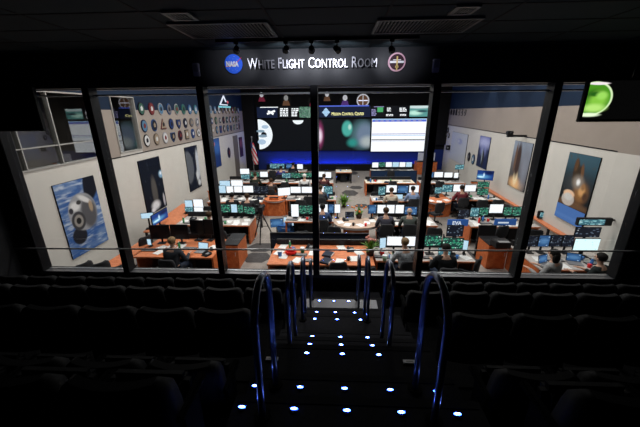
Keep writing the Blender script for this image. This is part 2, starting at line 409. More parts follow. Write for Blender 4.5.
def text_obj(txt, size, mats, parent, loc, name='lettering', ext=.004, rot=(PI/2, 0, 0), caps=None, capscale=1.25, width=None, font_off=0.0, label=None):
    """letters as a mesh; words start with a larger capital"""
    bm = bmesh.new(); x = 0
    runs = []
    for wd in txt.split(' '): runs += [(wd[0], capscale), (wd[1:], 1.0), (' ', 1)]
    for s, sc in runs:
        if s == ' ': x += size*.35; continue
        if not s: continue
        cu = bpy.data.curves.new('t', 'FONT'); cu.body = s; cu.size = size*sc; cu.extrude = ext; cu.offset = font_off; cu.resolution_u = 2
        ob = bpy.data.objects.new('t', cu); COL.objects.link(ob)
        dg = bpy.context.evaluated_depsgraph_get(); me = bpy.data.meshes.new_from_object(ob.evaluated_get(dg))
        mxx = max(v.co.x for v in me.vertices); me.transform(Matrix.Translation((x, 0, 0))); bm.from_mesh(me); x += mxx+size*.05
        bpy.data.objects.remove(ob); bpy.data.curves.remove(cu); bpy.data.meshes.remove(me)
    sc = (width/x) if width else 1.0
    M = Matrix.Diagonal((sc, 1, 1, 1)); bmesh.ops.transform(bm, matrix=Matrix.Translation((-x*sc/2, 0, 0)) @ M, verts=bm.verts)
    me = bpy.data.meshes.new(name); bm.to_mesh(me); bm.free(); me.materials.append(mats)
    o = bpy.data.objects.new(name, me); COL.objects.link(o); o.rotation_euler = rot; o.location = loc
    if parent: o.parent = parent
    if label: o['label'] = label
    return o
cxm = (panel_x(318.7)+panel_x(370))/2
a = ony(331.5, 113, EY).x; b = ony(365, 113, EY).x
text_obj('MISSION CONTROL CENTER', .27, L_yel, t, ((a+b)/2-cxm, -.172, ony(340, 115.3, EY).z-4.06), width=(b-a), font_off=0)
strip('small ticker screen split between grey outline and green chart', 370.3, 384, L_dark, lambda k: (rect_on(k, 377.5, 107.3, 383, 112, EY, 1), bars(k, 371.5, 376.5, 109, 116, 5, 2, 9), rect_on(k, 374, 106.5, 384, 107, EY, 2)), [L_green, L_mauve])
strip('small ticker screen with two blocks of white text', 384.3, 407, L_dark, lambda k: (bars(k, 387, 391, 107.5, 111.5, 4, 1, 4), bars(k, 399.5, 406.5, 107.5, 111.8, 3, 1, 5), bars(k, 386, 394, 114, 116.2, 2, 1, 6), bars(k, 400, 406, 114, 116, 2, 1, 7)), [L_white])
strip('small teal and green picture screen at the right end of the ticker', 407.3, 426, picture('teal_strip', (.12, .35, .33), [(.5, .95, .9, .2, (.7, .85, .85), .3), (.3, .35, .35, .2, (.6, .95, .8), .6), (.7, .5, .3, .1, (.03, .08, .1), .5)], es=1), None, [])

# emblems standing above the strip; emission stands in for the spots on them
def emblem(px, py, r, label, mats, kind):
    c = ony(px, py, BY-.1); t = thing('mission_emblem', label, 'emblem', (c.x, BY, c.z), 0, 'emblems above the video wall')
    m = MB()
    m.cyl((0, -.06, 0), (0, -.001, 0), r, n=32); m.build('backing', black, t)
    m = MB()
    if kind == 'ring':
        disc(m, 0, 0, r, r, -.063, 0); disc(m, 0, 0, r*.8, r*.8, -.066, 1)
        for a in range(4): m.box((0, -.069, 0), (r*1.5, .002, r*.14), 2, 0, 0, 0)
        m.box((0, -.070, 0), (r*.14, .002, r*1.5), 2)
    elif kind == 'figure':
        m.poly([(-r*.75, -.065, -r*.9), (r*.75, -.065, -r*.9), (r*.5, -.065, -r*.1), (0, -.065, r*.2), (-r*.5, -.065, -r*.1)], 1); disc(m, 0, r*.45, r*.42, r*.5, -.068, 0)
    else:
        m.poly([(-r, -.065, -r*.5), (-r*.75, -.065, -r*.5), (0, -.065, r*.75), (0, -.065, r)], 0); m.poly([(0, -.065, r), (0, -.065, r*.75), (r*.5, -.065, -r*.1), (r*.75, -.065, -r*.1)], 0)
        m.box((0, -.066, -r*.8), (r*2.1, .004, r*.22), 1); disc(m, r*.55, -r*.25, r*.25, r*.25, -.068, 2)
    m.build('emblem_face', mats, t)
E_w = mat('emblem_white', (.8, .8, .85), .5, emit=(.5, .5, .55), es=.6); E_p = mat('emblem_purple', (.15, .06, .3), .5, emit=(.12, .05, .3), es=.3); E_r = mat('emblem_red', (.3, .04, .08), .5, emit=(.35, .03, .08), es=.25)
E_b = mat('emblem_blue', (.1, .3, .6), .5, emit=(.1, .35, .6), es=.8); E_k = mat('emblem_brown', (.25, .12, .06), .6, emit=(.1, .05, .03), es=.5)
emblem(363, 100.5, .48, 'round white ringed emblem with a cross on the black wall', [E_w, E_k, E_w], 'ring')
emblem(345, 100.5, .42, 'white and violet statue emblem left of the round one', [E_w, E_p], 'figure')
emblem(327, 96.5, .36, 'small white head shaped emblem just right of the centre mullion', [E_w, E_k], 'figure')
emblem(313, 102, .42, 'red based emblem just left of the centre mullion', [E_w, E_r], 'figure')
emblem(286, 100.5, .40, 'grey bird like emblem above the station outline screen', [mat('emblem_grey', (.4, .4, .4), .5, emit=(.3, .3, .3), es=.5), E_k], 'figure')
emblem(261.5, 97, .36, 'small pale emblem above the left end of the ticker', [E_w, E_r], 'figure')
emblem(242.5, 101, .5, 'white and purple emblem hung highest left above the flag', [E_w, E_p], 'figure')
a_ = onl(217, 107); b_2 = onl(230, 97.5)
t = thing('neon_emblem', 'white triangle outline over a teal lettered bar high on the left wall', 'emblem', (LX, (a_.y+b_2.y)/2, a_.z+.05)); hw_ = abs(b_2.y-a_.y)/2*.8; hh_ = .62
m = MB(); m.tube([(.04, -hw_*.8, .1), (.04, -.1, hh_), (.04, hw_*.25, .3)], .045, 8); m.tube([(.04, -hw_*.8, .1), (.04, hw_*.5, .1)], .03, 8); m.build('triangle_outline', lit('neon_white', (.8, .85, 1), 1.1), t)
m = MB(); m.sph((.05, hw_*.55, .28), (.02, .16, .09)); m.build('red_swoosh', lit('neon_red', (.8, .15, .2), .8), t)
m = MB(); [m.box((.03, -hw_+k*2*hw_/9, -.03), (.02, hw_*.15, .10)) for k in range(10)]; m.build('teal_lettering', lit('neon_teal', (.25, .7, .8), 1.0), t)
emblem(249, 106, .28, 'tiny dim purple emblem beside the dark column', [E_p, E_k], 'figure')

# ================================================================== SIDE WALL PICTURES
def onleft(name, label, Y0, Y1, Z0, Z1, m_, cat, th=.03, group=None):
    t = thing(name, label, cat, (LX, (Y0+Y1)/2, Z0), 0, group); w_ = (Y1-Y0)/2; h = Z1-Z0
    k = MB(); k.b2(.002, th, -w_, w_, 0, h); k.build('mount_board', black, t)
    k = MB(); k.b2(th, th+.006, -w_+.005, w_-.005, .005, h-.005); k.build('print', m_, t)
    return t
# on the left wall the picture's left side is the near end, so generated Y runs left to right
p1 = picture('capsule_poster', (.045, .12, .34), [(.95, 1.02, .42, .20, (.010, .012, .02), .10, -.9),
      (.30, .26, .18, .12, (.02, .022, .03), .12), (.52, .56, .36, .26, (.33, .34, .36), .06), (.66, .52, .20, .22, (.10, .10, .11), .25), (.35, .66, .12, .06, (.75, .75, .75), .5), (.62, .72, .16, .04, (.7, .7, .7), .4, .4),
      (.36, .46, .17, .13, (.05, .05, .055), .10), (.36, .46, .11, .085, (.30, .28, .26), .15), (.36, .46, .06, .045, (.02, .02, .02), .2), (.24, .62, .05, .04, (.04, .04, .05), .3), (.46, .70, .06, .03, (.05, .05, .05), .3), (.74, .6, .05, .08, (.4, .3, .2), .3)],
      axis='y', noise=[(1.4, 7, .45, .70, (.26, .37, .56), .8), (3, 20, .50, .68, (.50, .58, .70), .8), (2, 3, .55, .7, (.03, .07, .22), .3)])
onleft('photo_poster', 'large poster of a grey space capsule over blue earth, nearest the glass', 7.2, 8.58, .76, 2.80, p1, 'poster', group='tall mission posters')
p2 = picture('rocket_night_poster', (.006, .009, .018), [(.50, .38, .13, .28, (.09, .085, .08), .3), (.45, .12, .20, .08, (.75, .78, .82), .5), (.30, .05, .1, .04, (.8, .8, .85), .5), (.95, .66, .12, .07, (.25, .45, .65), .4), (.93, .68, .05, .03, (.8, .9, 1), .5), (.9, .15, .05, .12, (.5, .5, .55), .4)], axis='y', noise=[(9, 5, .62, .8, (.08, .1, .14), 0)])
onleft('photo_poster', 'tall dark poster of a white rocket at night, second from the glass', 10.75, 12.15, .80, 2.87, p2, 'poster', group='tall mission posters')
p3 = picture('moon_limb_poster', (.008, .012, .025), [(.10, .55, .42, .36, (.11, .12, .14), .1), (.90, .55, .16, .34, (.55, .58, .64), .3), (.75, .3, .10, .12, (.7, .72, .75), .4), (.85, .12, .12, .07, (.7, .72, .75), .5), (.7, .6, .05, .2, (.02, .02, .03), .4)], axis='y', noise=[(14, 9, .6, .75, (.2, .22, .25), 0)])
onleft('photo_poster', 'tall poster of a grey moon limb and white spacecraft, third from the glass', 14.4, 15.75, .80, 2.95, p3, 'poster', group='tall mission posters')
p4 = picture('blue_poster', (.015, .05, .17), [(.6, .7, .5, .25, (.05, .15, .45), .7), (.5, .2, .6, .2, (.02, .05, .2), .7), (.3, .82, .12, .06, (.55, .2, .2), .5)], axis='y')
onleft('photo_poster', 'deep blue poster left of the round wall seal', 17.7, 19.0, 1.36, 3.06, p4, 'poster', group='tall mission posters')
p5 = picture('violet_poster', (.06, .03, .07), [(.5, .7, .4, .2, (.25, .08, .12), .6)], axis='y')
onleft('photo_poster', 'narrow violet poster deepest along the left wall', 23.1, 23.9, 1.3, 2.75, p5, 'poster')
# seal and doorway
def plaque(name, label, Y, Z, r, mats, cat, group, shape=0, parts=True):
    t = thing(name, label, cat, (LX, Y, Z), 0, group)
    m = MB()
    if shape == 1: pts = [(.002, math.cos(a)*r*1.05, math.sin(a)*r*1.05) for a in (-PI/2-2.1, -PI/2+2.1-2*0, PI/2)]; pts = [(.002, -r, -r*.8), (.002, r, -r*.8), (.002, 0, r*1.05)]
    elif shape == 2: pts = [(.002, -r*.8, -r), (.002, r*.8, -r), (.002, r*.8, r), (.002, -r*.8, r)]
    elif shape == 3: pts = [(.002, math.cos(k*PI/4+PI/8)*r, math.sin(k*PI/4+PI/8)*r) for k in range(8)]
    elif shape == 4: pts = [(.002, -r*.9, r*.8), (.002, -r*.9, -.1*r), (.002, -r*.5, -r*.7), (.002, 0, -r*1.1), (.002, r*.5, -r*.7), (.002, r*.9, -.1*r), (.002, r*.9, r*.8)]
    else: pts = [(.002, math.cos(k*PI/12)*r*.86, math.sin(k*PI/12)*r*1.05) for k in range(24)]
    m.prism(pts, (.03, 0, 0)); m.build('plaque_rim', mats[0], t)
    q = MB(); q.prism([(.033, y*.84, z*.84) for (_, y, z) in pts], (.006, 0, 0)); q.build('plaque_field', mats[1], t)
    q = MB(); q.prism([(.040, -r*.28, -r*.35), (.040, r*.25, -r*.30), (.040, r*.35, r*.1), (.040, r*.08, r*.5), (.040, -r*.3, r*.2)], (.005, 0, 0)); q.build('plaque_motif', mats[2], t)
    return t
rim_cols = [(.012, .018, .05), (.10, .012, .02), (.30, .30, .32), (.02, .06, .17), (.20, .15, .06), (.01, .01, .012), (.03, .12, .13), (.10, .075, .06)]
rims = [mat('patch_rim_%s' % n, c, .5) for n, c in zip(['navy', 'maroon', 'silver', 'blue', 'gold', 'black', 'teal', 'brown'], rim_cols)]
fields = [mat('patch_field_%s' % n, c, .5) for n, c in zip(['black', 'royal', 'white', 'sky', 'red', 'green', 'grey', 'sand'], [(.012, .012, .018), (.015, .035, .12), (.55, .55, .55), (.08, .17, .27), (.16, .025, .025), (.035, .10, .07), (.12, .12, .13), (.27, .21, .15)])]
rn = ['navy', 'maroon', 'silver', 'blue', 'gold', 'black', 'teal', 'brown']; fn = ['black', 'royal blue', 'white', 'sky blue', 'red', 'green', 'grey', 'sand']
shn = ['oval', 'triangular', 'square', 'octagonal', 'shield shaped']
R = random.Random(12)
rows_ = [('lowest', 3.53, [5, 7, 2, 3, 1, 5, 3, 7], [2, 7, 2, 0, 0, 7, 1, 2], [0, 0, 0, 4, 0, 2, 0, 3]), ('middle', 4.06, [0, 3, 1, 0, 0, 0, 7, 2], [3, 0, 7, 1, 1, 0, 6, 6], [0, 0, 1, 0, 4, 0, 3, 0]), ('top', 4.67, [5, 1, 2, 3, 2, 6, 3, 6], [5, 4, 3, 6, 5, 5, 3, 3], [0, 0, 0, 0, 0, 0, 0, 0])]
for (rname, z, rc, fc, sc_) in rows_:
    for i in range(19):
        Y = 11.56+.665*i
        if Y > 24.4: break
        if i < 8: a, b, s_ = rc[i], fc[i], sc_[i]
        else: a, b, s_ = R.randrange(8), R.randrange(8), R.choice([0, 0, 0, 3, 2, 4])
        mo = R.choice([2, 2, 2, 0, 7, 4])
        if mo == b: mo = 0 if b != 0 else 2
        plaque('mission_plaque', f'{shn[s_]} {rn[a]} and {fn[b]} patch plaque, {ORD[i]} from the glass in the {rname} row', Y, z, .215, [rims[a], fields[b], fields[mo]], 'plaque', 'mission plaques on the left wall', s_)
plaque('round_seal', 'dark oval seal with a red motif low on the left wall', 20.63, 1.95, .33, [rims[0], fields[0], fields[4]], 'seal', None)
# door at the far left
m = MB(); m.b2(LX, LX+.03, 21.75, 22.75, 0, 2.95); struct('door_1', m, mat('taupe_door', (.16, .14, .125), .6))
# right wall pictures
def onright(name, label, Y0, Y1, Z0, Z1, m_, cat, th=.03, group=None, Xoff=0):
    Yc = (Y0+Y1)/2; t = thing(name, label, cat, (rx(Yc)-Xoff, Yc, Z0), -math.atan(RK), group); w_ = (Y1-Y0)/2; h = Z1-Z0
    k = MB(); k.b2(-th, -.002, -w_, w_, 0, h); k.build('mount_board', black, t)
    k = MB(); k.b2(-th-.006, -th, -w_+.005, w_-.005, .005, h-.005); k.build('print', m_, t)
    return t
# here generated Y runs right to left
q1 = picture('launch_poster', (.012, .016, .02), [(.5, .45, .42, .20, (.05, .055, .06), .6), (.52, .06, .6, .07, (.16, .085, .045), .5), (.32, .32, .22, .18, (.30, .14, .05), .5), (.30, .36, .10, .09, (.75, .40, .16), .5), (.68, .14, .22, .13, (.62, .55, .50), .12), (.68, .24, .19, .075, (.95, .62, .40), .2), (.68, .185, .15, .07, (.72, .70, .68), .3), (.62, .66, .10, .24, (.055, .035, .02), .2, .1), (.66, .80, .06, .12, (.12, .06, .03), .3), (.47, .60, .09, .20, (.045, .03, .02), .2, .25), (.42, .70, .05, .14, (.16, .08, .04), .4, .25), (.48, .50, .16, .11, (.35, .30, .25), .7), (.47, .50, .06, .055, (1, 1, 1), .6), (.28, .44, .06, .06, (.35, .18, .08), .5), (.16, .28, .08, .08, (.10, .05, .03), .5)], axis='y', grad=((.05, .11, .15), .35, 1.0), noise=[(8, 7, .6, .75, (.10, .08, .06), 0)])
onright('photo_poster', 'tall poster of a shuttle lifting off in orange glare, nearest right', 8.78, 10.12, 1.60, 3.24, q1, 'poster', group='tall mission posters')
q2 = picture('night_launch_poster', (.10, .09, .09), [(.55, .10, .35, .12, (.95, .55, .25), .7), (.60, .22, .12, .16, (1, .8, .5), .5), (.62, .60, .14, .36, (.06, .035, .03), .3), (.78, .65, .06, .3, (.16, .09, .06), .3), (.2, .5, .2, .4, (.25, .27, .33), .8)], axis='y', grad=((.28, .33, .42), .3, 1.0))
onright('photo_poster', 'tall poster of a rocket on a flame, beside the window post', 12.3, 13.75, 1.36, 3.28, q2, 'poster', group='tall mission posters')
q3 = picture('violet_sky_poster', (.012, .02, .07), [(.5, .80, .5, .16, (.42, .45, .72), .7), (.5, .55, .25, .16, (.22, .25, .55), .7), (.45, .3, .12, .3, (.02, .02, .03), .4), (.55, .4, .05, .25, (.25, .3, .35), .4)], axis='y', grad=((.12, .14, .38), .45, 1))
onright('photo_poster', 'tall violet blue rocket poster deepest on the right wall', 16.3, 17.75, 1.55, 3.2, q3, 'poster', group='tall mission posters')
wb = picture('whiteboard_face', (.50, .53, .60), [(.42, .72, .16, .10, (.35, .38, .58), .4), (.5, .72, .06, .05, (.55, .57, .66), .3)], axis='y', grid=None)
onright('whiteboard', 'large grey whiteboard with faint scribbles on right wall', 19.75, 23.1, 1.2, 3.1, wb, 'whiteboard')
def rplaque(label, Y, Z, r, mats, shape=0, name='small_plaque', group='small plaques on the right wall'):
    t = plaque(name, label, Y, Z, r, mats, 'plaque', group, shape); t.location = (rx(Y)-.004, Y, Z); t.rotation_euler = (0, 0, PI-math.atan(RK)); return t
rplaque('dark oval plaque on right wall below and right of the whiteboard', 19.1, 1.85, .26, [rims[5], fields[0], fields[6]])
rplaque('blue oval plaque left of the violet rocket poster', 18.35, 1.80, .28, [rims[0], fields[3], fields[2]])
for k, (Y, Z, nm) in enumerate([(24.35, 3.12, 'top'), (24.65, 2.78, 'lower left'), (24.0, 2.75, 'lower right')]):
    rplaque(f'dark round plaque, {nm} of the three clustered by the corner', Y, Z, .19, [rims[5], fields[[0, 6, 0][k]], fields[2]])
for k in range(7):
    rplaque(f'black character shaped plaque high on the right wall, {ORD[k]} from the corner', 25.0-.28-k*.63, 4.40, .2, [rims[5], fields[0] if k < 4 else wallB, fields[0]], [0, 3, 0, 2, 2, 2, 4][k])
# camera on a bracket, small speaker
def brk(label, Y, Z, L_):
    t = thing('security_camera', label, 'camera', (rx(Y), Y, Z), 0)
    m = MB(); m.b2(-L_, -.001, -.05, .05, -.04, .04); m.build('bracket', softblack, t)
    m = MB(); m.box((-L_+.08, 0, .12), (.22, .2, .15), 0, 0, .02); m.cyl((-L_+.08, -.1, .12), (-L_+.08, -.2, .12), .05); m.build('camera_head', softblack, t)
brk('black camera on a bracket beside the rocket flame poster', 13.0, 3.52, .75)
t = thing('loudspeaker', 'small black speaker fixed at the far end of right wall', 'speaker', (rx(23.4), 23.4, 1.75)); m = MB(); m.box((-.14, 0, .18), (.24, .25, .34), 0, 0, .02); m.build('speaker_box', softblack, t); m = MB(); m.cyl((-.2, -.126, .18), (-.2, -.135, .18), .06); m.build('speaker_cone', grey_p, t)
# flag on its pole
flagm = bpy.data.materials.new('flag_cloth'); flagm.use_nodes = True; n_ = flagm.node_tree; b = n_.nodes['Principled BSDF']; b.inputs['Roughness'].default_value = .8
tc = n_.nodes.new('ShaderNodeTexCoord'); sp = n_.nodes.new('ShaderNodeSeparateXYZ'); mt = n_.nodes.new('ShaderNodeMath'); mt.operation = 'MULTIPLY'; mt.inputs[1].default_value = 22; s2 = n_.nodes.new('ShaderNodeMath'); s2.operation = 'SINE'; gt = n_.nodes.new('ShaderNodeMath'); gt.operation = 'GREATER_THAN'; gt.inputs[1].default_value = 0
mxc = n_.nodes.new('ShaderNodeMix'); mxc.data_type = 'RGBA'; mxc.inputs[6].default_value = (.75, .7, .7, 1); mxc.inputs[7].default_value = (.65, .03, .05, 1)
ad = n_.nodes.new('ShaderNodeMath'); ad.operation = 'MULTIPLY_ADD'; ad.inputs[1].default_value = .6
n_.links.new(tc.outputs['Generated'], sp.inputs[0]); n_.links.new(sp.outputs['X'], ad.inputs[0]); n_.links.new(sp.outputs['Z'], ad.inputs[2]); n_.links.new(ad.outputs[0], mt.inputs[0]); n_.links.new(mt.outputs[0], s2.inputs[0]); n_.links.new(s2.outputs[0], gt.inputs[0]); n_.links.new(gt.outputs[0], mxc.inputs[0]); n_.links.new(mxc.outputs[2], b.inputs['Base Color'])
fp = ony(252.5, 150, 23.2)
t = thing('flag', 'furled red and white striped national flag on a pole by left wall', 'flag', (fp.x, 23.2, 0))
m = MB(); m.cyl((0, 0, 0), (0, 0, .05), .25, .22, n=24); m.build('base', alu, t)
m = MB(); m.cyl((0, 0, .05), (0, 0, 2.75), .02); m.sph((0, 0, 2.78), .05); m.build('pole', alu, t)
m = MB(); rings = []
for k in range(15):
    z = 2.35-k*.115; wd = .08+.10*min(1, k/9)*(1+.15*math.sin(k*1.3)); ring = []
    for j in range(16):
        a = j/16*2*PI; rr = 1+.25*math.sin(a*4+k*.3); ring.append(m.bm.verts.new((.03+k*.012+math.cos(a)*wd*rr, math.sin(a)*.07*rr, z)))
    rings.append(ring)
for k in range(14):
    for j in range(16): f = m.bm.faces.new([rings[k][j], rings[k+1][j], rings[k+1][(j+1) % 16], rings[k][(j+1) % 16]]); f.smooth = True
m.bm.faces.new(rings[0]); m.bm.faces.new(rings[-1][::-1]); m.build('cloth', flagm, t)
m = MB(); m.prism([(-.08, -.09, 2.42), (.02, -.09, 2.42), (.05, -.09, 1.98), (-.09, -.09, 2.0)], (0, .03, 0)); m.build('canton', mat('flag_navy', (.02, .03, .15), .8), t)
# ================================================================== MONITORS
SC = {
 'white document': picture('scr_doc', (.93, .96, 1.0), es=1.25, grid=[(9, 26, .22, (.55, .6, .68)), (3, 5, .10, (.35, .5, .8))]),
 'green telemetry': picture('scr_green', (.015, .05, .045), es=1.1, grid=[(6, 4, .30, (.03, .28, .16)), (11, 9, .24, (.25, .75, .5)), (5, 4, .16, (.8, .95, .9)), (3, 5, .14, (.01, .015, .02))]),
 'teal chart': picture('scr_teal', (.05, .15, .19), es=1.1, grid=[(4, 3, .32, (.22, .48, .52)), (9, 8, .22, (.5, .8, .8)), (4, 4, .17, (.85, .95, .97)), (3, 3, .12, (.01, .03, .05))]),
 'blue map': picture('scr_blue', (.03, .09, .22), [(.5, .5, .4, .25, (.08, .2, .4), .6)], es=1.1, grid=[(4, 5, .22, (.4, .58, .78)), (3, 3, .14, (.01, .02, .05))]),
 'plain blue': picture('scr_plain_blue', (.06, .14, .36), [(.25, .3, .2, .15, (.12, .24, .5), .7), (.8, .7, .2, .3, (.04, .10, .28), .7)], es=1.1),
 'pale blue page': picture('scr_pale', (.50, .72, .88), es=1.1, grid=[(5, 12, .2, (.85, .93, .97)), (3, 4, .14, (.12, .35, .45))]),
 'dark plot': picture('scr_dark', (.01, .012, .02), es=1.0, grid=[(5, 6, .24, (.12, .16, .22)), (4, 5, .15, (.35, .42, .5)), (3, 3, .08, (.75, .8, .85))]),
 'switched off': mat('scr_off', (.006, .006, .008), .25),
 'desktop picture': picture('scr_desk', (.012, .05, .24), [(.32, .35, .4, .2, (.10, .32, .6), .7), (.25, .3, .2, .10, (.55, .85, 1.0), .5), (.42, .55, .05, .2, (.6, .8, 1), .6), (.75, .8, .3, .2, (.005, .01, .06), .7)], es=1.1),
 'bright page': picture('scr_bright', (.72, .95, .97), es=1.25, grid=[(6, 7, .15, (.35, .75, .78))]),
 'split plot and page': picture('scr_split', (.75, .93, .95), es=1.1, grad=((.02, .05, .07), .48, .50), grid=[(7, 14, .18, (.35, .6, .62))]),
}
def monitor(x0, y0, x1, y1, Y, content, label, group, desk=.76, rz=0.0, arm=False, name='monitor', cat='monitor'):
    a = ony(x0, (y0+y1)/2, Y); b = ony(x1, (y0+y1)/2, Y); zt = ony((x0+x1)/2, y0, Y).z; zb = ony((x0+x1)/2, y1, Y).z
    cx, wd, h = (a.x+b.x)/2, (b.x-a.x), zt-zb
    if rz: wd = wd/max(.35, math.cos(rz))
    lift = max(0, desk+.05-zb); zb += lift
    if h-lift < .2: h = .2
    else: h -= lift
    t = thing(name, label, cat, (cx, Y, desk), rz, group)
    z0 = zb-desk
    m = MB(); m.box((0, 0, z0+h/2), (wd*.985, .035, h), 0, 0, .006); m.box((0, .03, z0+h*.5), (wd*.6, .03, h*.6), 0, 0, .005); m.build('casing', softblack, t)
    bz = .012
    m = MB(); m.box((0, -.020, z0+h/2), (wd*.985-2*bz, .006, h-2*bz)); m.build('screen', SC[content], t)
    m = MB()
    if z0 > .03:
        m.box((0, .055, (z0+h*.4)/2+.005), (.05, .025, z0+h*.4-.01)); m.box((0, .02, .007), (min(.24, wd*.6), .18, .012), 0, 0, .004)
    else: m.box((0, .05, h*.3), (.05, .03, h*.5))
    m.build('stand', softblack, t)
    return t
# (row key) list of monitors, left to right in the photograph
def mrow(desc, group, Y, lst, desk=.76):
    for k, it in enumerate(lst):
        x0, y0, x1, y1, c = it[:5]; rz = it[5] if len(it) > 5 else 0; yy = it[6] if len(it) > 6 else Y
        sz = 'portrait ' if (y1-y0) > (x1-x0)*1.15 else ''
        monitor(x0, y0, x1, y1, yy, c, f'{sz}{c} monitor, {ORD[k]} from left on {desc}', group, desk, rz)
mrow('the nearest left cherry desk', 'monitors on the nearest row', 8.35, [(150.5, 225, 169.5, 239, 'switched off', .12), (170.5, 224.5, 188.5, 239, 'switched off'), (190, 220, 204, 234.5, 'switched off', -.1, 8.6), (203.5, 219.5, 213.5, 234, 'switched off', -.15, 8.6)])
mrow('the nearest papered desk', 'monitors on the nearest row', 7.8, [(379, 237.5, 386, 248, 'pale blue page', .25), (386.5, 236, 402.5, 245.5, 'white document'), (404, 236, 418, 246, 'white document'), (421, 235, 441.5, 246, 'green telemetry'), (442.5, 237.5, 463, 249, 'green telemetry', -.12), (463, 240, 468, 250, 'pale blue page', -.3)])
monitor(446.5, 225, 463.5, 236.5, 8.15, 'dark plot', 'large dark plot screen raised above the green telemetry monitors', 'monitors on the nearest row')
mrow('the nearest far right desk', 'monitors on the nearest row', 7.95, [(526, 235.5, 537.5, 246.5, 'dark plot'), (538, 235, 549.5, 246.5, 'blue map'), (550, 235, 561.5, 246.5, 'dark plot'), (562, 235, 573.5, 246.5, 'dark plot')])
monitor(574.5, 227, 600.5, 237.2, 7.75, 'dark plot', 'wide dark plot monitor stacked above the bright split screen at right', 'monitors on the nearest row')
monitor(573, 238.3, 599, 251, 7.75, 'bright page', 'bright cyan and white screen under the wide dark plot monitor', 'monitors on the nearest row')
# second row
mrow('the second row left desk', 'monitors on the second row', 10.75, [(213, 203.5, 220, 213, 'green telemetry'), (220.3, 204, 230.8, 212.5, 'green telemetry'), (231, 204, 237.5, 212.5, 'pale blue page'), (237.8, 204.5, 243.5, 213, 'green telemetry'), (244, 206.5, 256, 214, 'green telemetry', -.3)])
mrow('second row left of middle mullion', 'monitors on the second row', 10.75, [(291, 204, 299, 217.5, 'white document'), (299.3, 205, 307, 214, 'green telemetry'), (307.2, 205, 314, 214, 'green telemetry')])
mrow('second row right of middle mullion', 'monitors on the second row', 10.75, [(318, 204, 328, 213, 'white document'), (328.3, 204, 334, 213, 'blue map'), (334.3, 204, 340.5, 213, 'white document')])
mrow('desk of the two seated men', 'monitors on the second row', 10.75, [(368, 204.5, 376.5, 213.5, 'blue map', .2), (377, 204.5, 385.8, 213.3, 'white document'), (386.2, 204.5, 394.8, 213.3, 'white document'), (395.2, 204.5, 404, 213.3, 'white document'), (404.5, 206.5, 417, 214.5, 'blue map', -.1), (418, 206, 424, 214, 'green telemetry')])
mrow('desk right of the EVA sign', 'monitors on the second row', 10.7, [(457.5, 209.5, 469.5, 218, 'dark plot', .15), (470, 207.5, 479, 216.5, 'teal chart'), (479.3, 207, 488.5, 215.5, 'green telemetry'), (489, 204, 503, 213, 'white document'), (503.5, 206.5, 512, 215.5, 'green telemetry'), (512.4, 206.5, 521.5, 216, 'green telemetry')])
mrow('the left aisle console, both tiers', 'monitors between rows at left', 11.3, [(185, 200, 193, 208.5, 'pale blue page'), (193.5, 199, 203.5, 208, 'white document'), (185.5, 209, 194, 217, 'teal chart', 0, 11.28), (194.5, 208.5, 204, 216.5, 'white document', 0, 11.28)])
# third row
mrow('the third row left desk', 'monitors on the third row', 13.7, [(219, 185.5, 226, 193, 'pale blue page'), (226.5, 186, 233.5, 193, 'white document'), (234, 186, 242.5, 192.5, 'white document'), (243, 185.5, 253.5, 192.5, 'white document'), (254, 186, 261, 193.5, 'dark plot'), (261.3, 186, 268.5, 193.5, 'dark plot')])
mrow('third row left of middle mullion', 'monitors on the third row', 13.5, [(278, 187.5, 290, 195.5, 'white document', .35), (290.3, 186.5, 301, 193, 'white document'), (301.4, 186.5, 313, 193, 'white document'), (318, 186, 324, 193, 'white document'), (324.3, 186, 333, 194, 'teal chart', -.2)])
mrow('third row right of centre aisle', 'monitors on the third row', 13.6, [(378, 186.5, 385.5, 195, 'teal chart', .3), (386, 185, 397, 192.5, 'white document'), (397.3, 185.5, 408.3, 193, 'blue map'), (408.8, 185, 419, 192.5, 'white document')])
mrow('the third row far right desk', 'monitors on the third row', 14.1, [(434.5, 187, 441.8, 193.5, 'teal chart', 0, 13.72), (442, 184.5, 452.5, 192, 'teal chart'), (453, 184.3, 463.7, 191.5, 'white document'), (464.5, 184.8, 476, 191.5, 'white document')])
monitor(477.5, 181.5, 489.5, 187.5, 13.9, 'green telemetry', 'green telemetry monitor, upper of the two stacked by right wall', 'monitors on the third row')
monitor(477, 188.2, 488.5, 195, 13.9, 'green telemetry', 'green telemetry monitor, lower of the two stacked by right wall', 'monitors on the third row')
monitor(478.5, 170.5, 492, 180, 14.6, 'desktop picture', 'blue desktop picture screen below the violet rocket poster', 'monitors on the third row', rz=-.5)
# fourth row
mrow('the fourth row far left desk', 'monitors on the fourth row', 15.4, [(219.5, 180.5, 230.5, 187, 'pale blue page'), (231, 180, 243, 186, 'white document')])
mrow('the fourth row left desk', 'monitors on the fourth row', 17.4, [(240, 168.5, 249.5, 174, 'white document'), (241, 174.3, 250, 179, 'teal chart', 0, 17.3), (251, 172, 259.5, 177, 'green telemetry'), (260, 171.5, 268, 177, 'white document')])
mrow('fourth row left of middle mullion', 'monitors on the fourth row', 17.3, [(282, 172.8, 291, 178, 'teal chart'), (291.3, 172.5, 301, 178, 'green telemetry'), (301.3, 172.3, 312, 177.5, 'green telemetry'), (318, 171.5, 325, 177, 'white document'), (325.2, 171.8, 331.5, 178, 'white document', -.25)])
mrow('the fourth row far right desk', 'monitors on the fourth row', 17.2, [(427.5, 172, 433.8, 177.5, 'blue map'), (434, 171.8, 443, 177.3, 'white document'), (444, 172.3, 452.5, 177.5, 'white document'), (453.8, 172.5, 458.3, 178, 'white document')])
monitor(455, 164.5, 464, 169.5, 19.0, 'teal chart', 'small teal screen raised against the whiteboard', 'monitors on the fourth row')
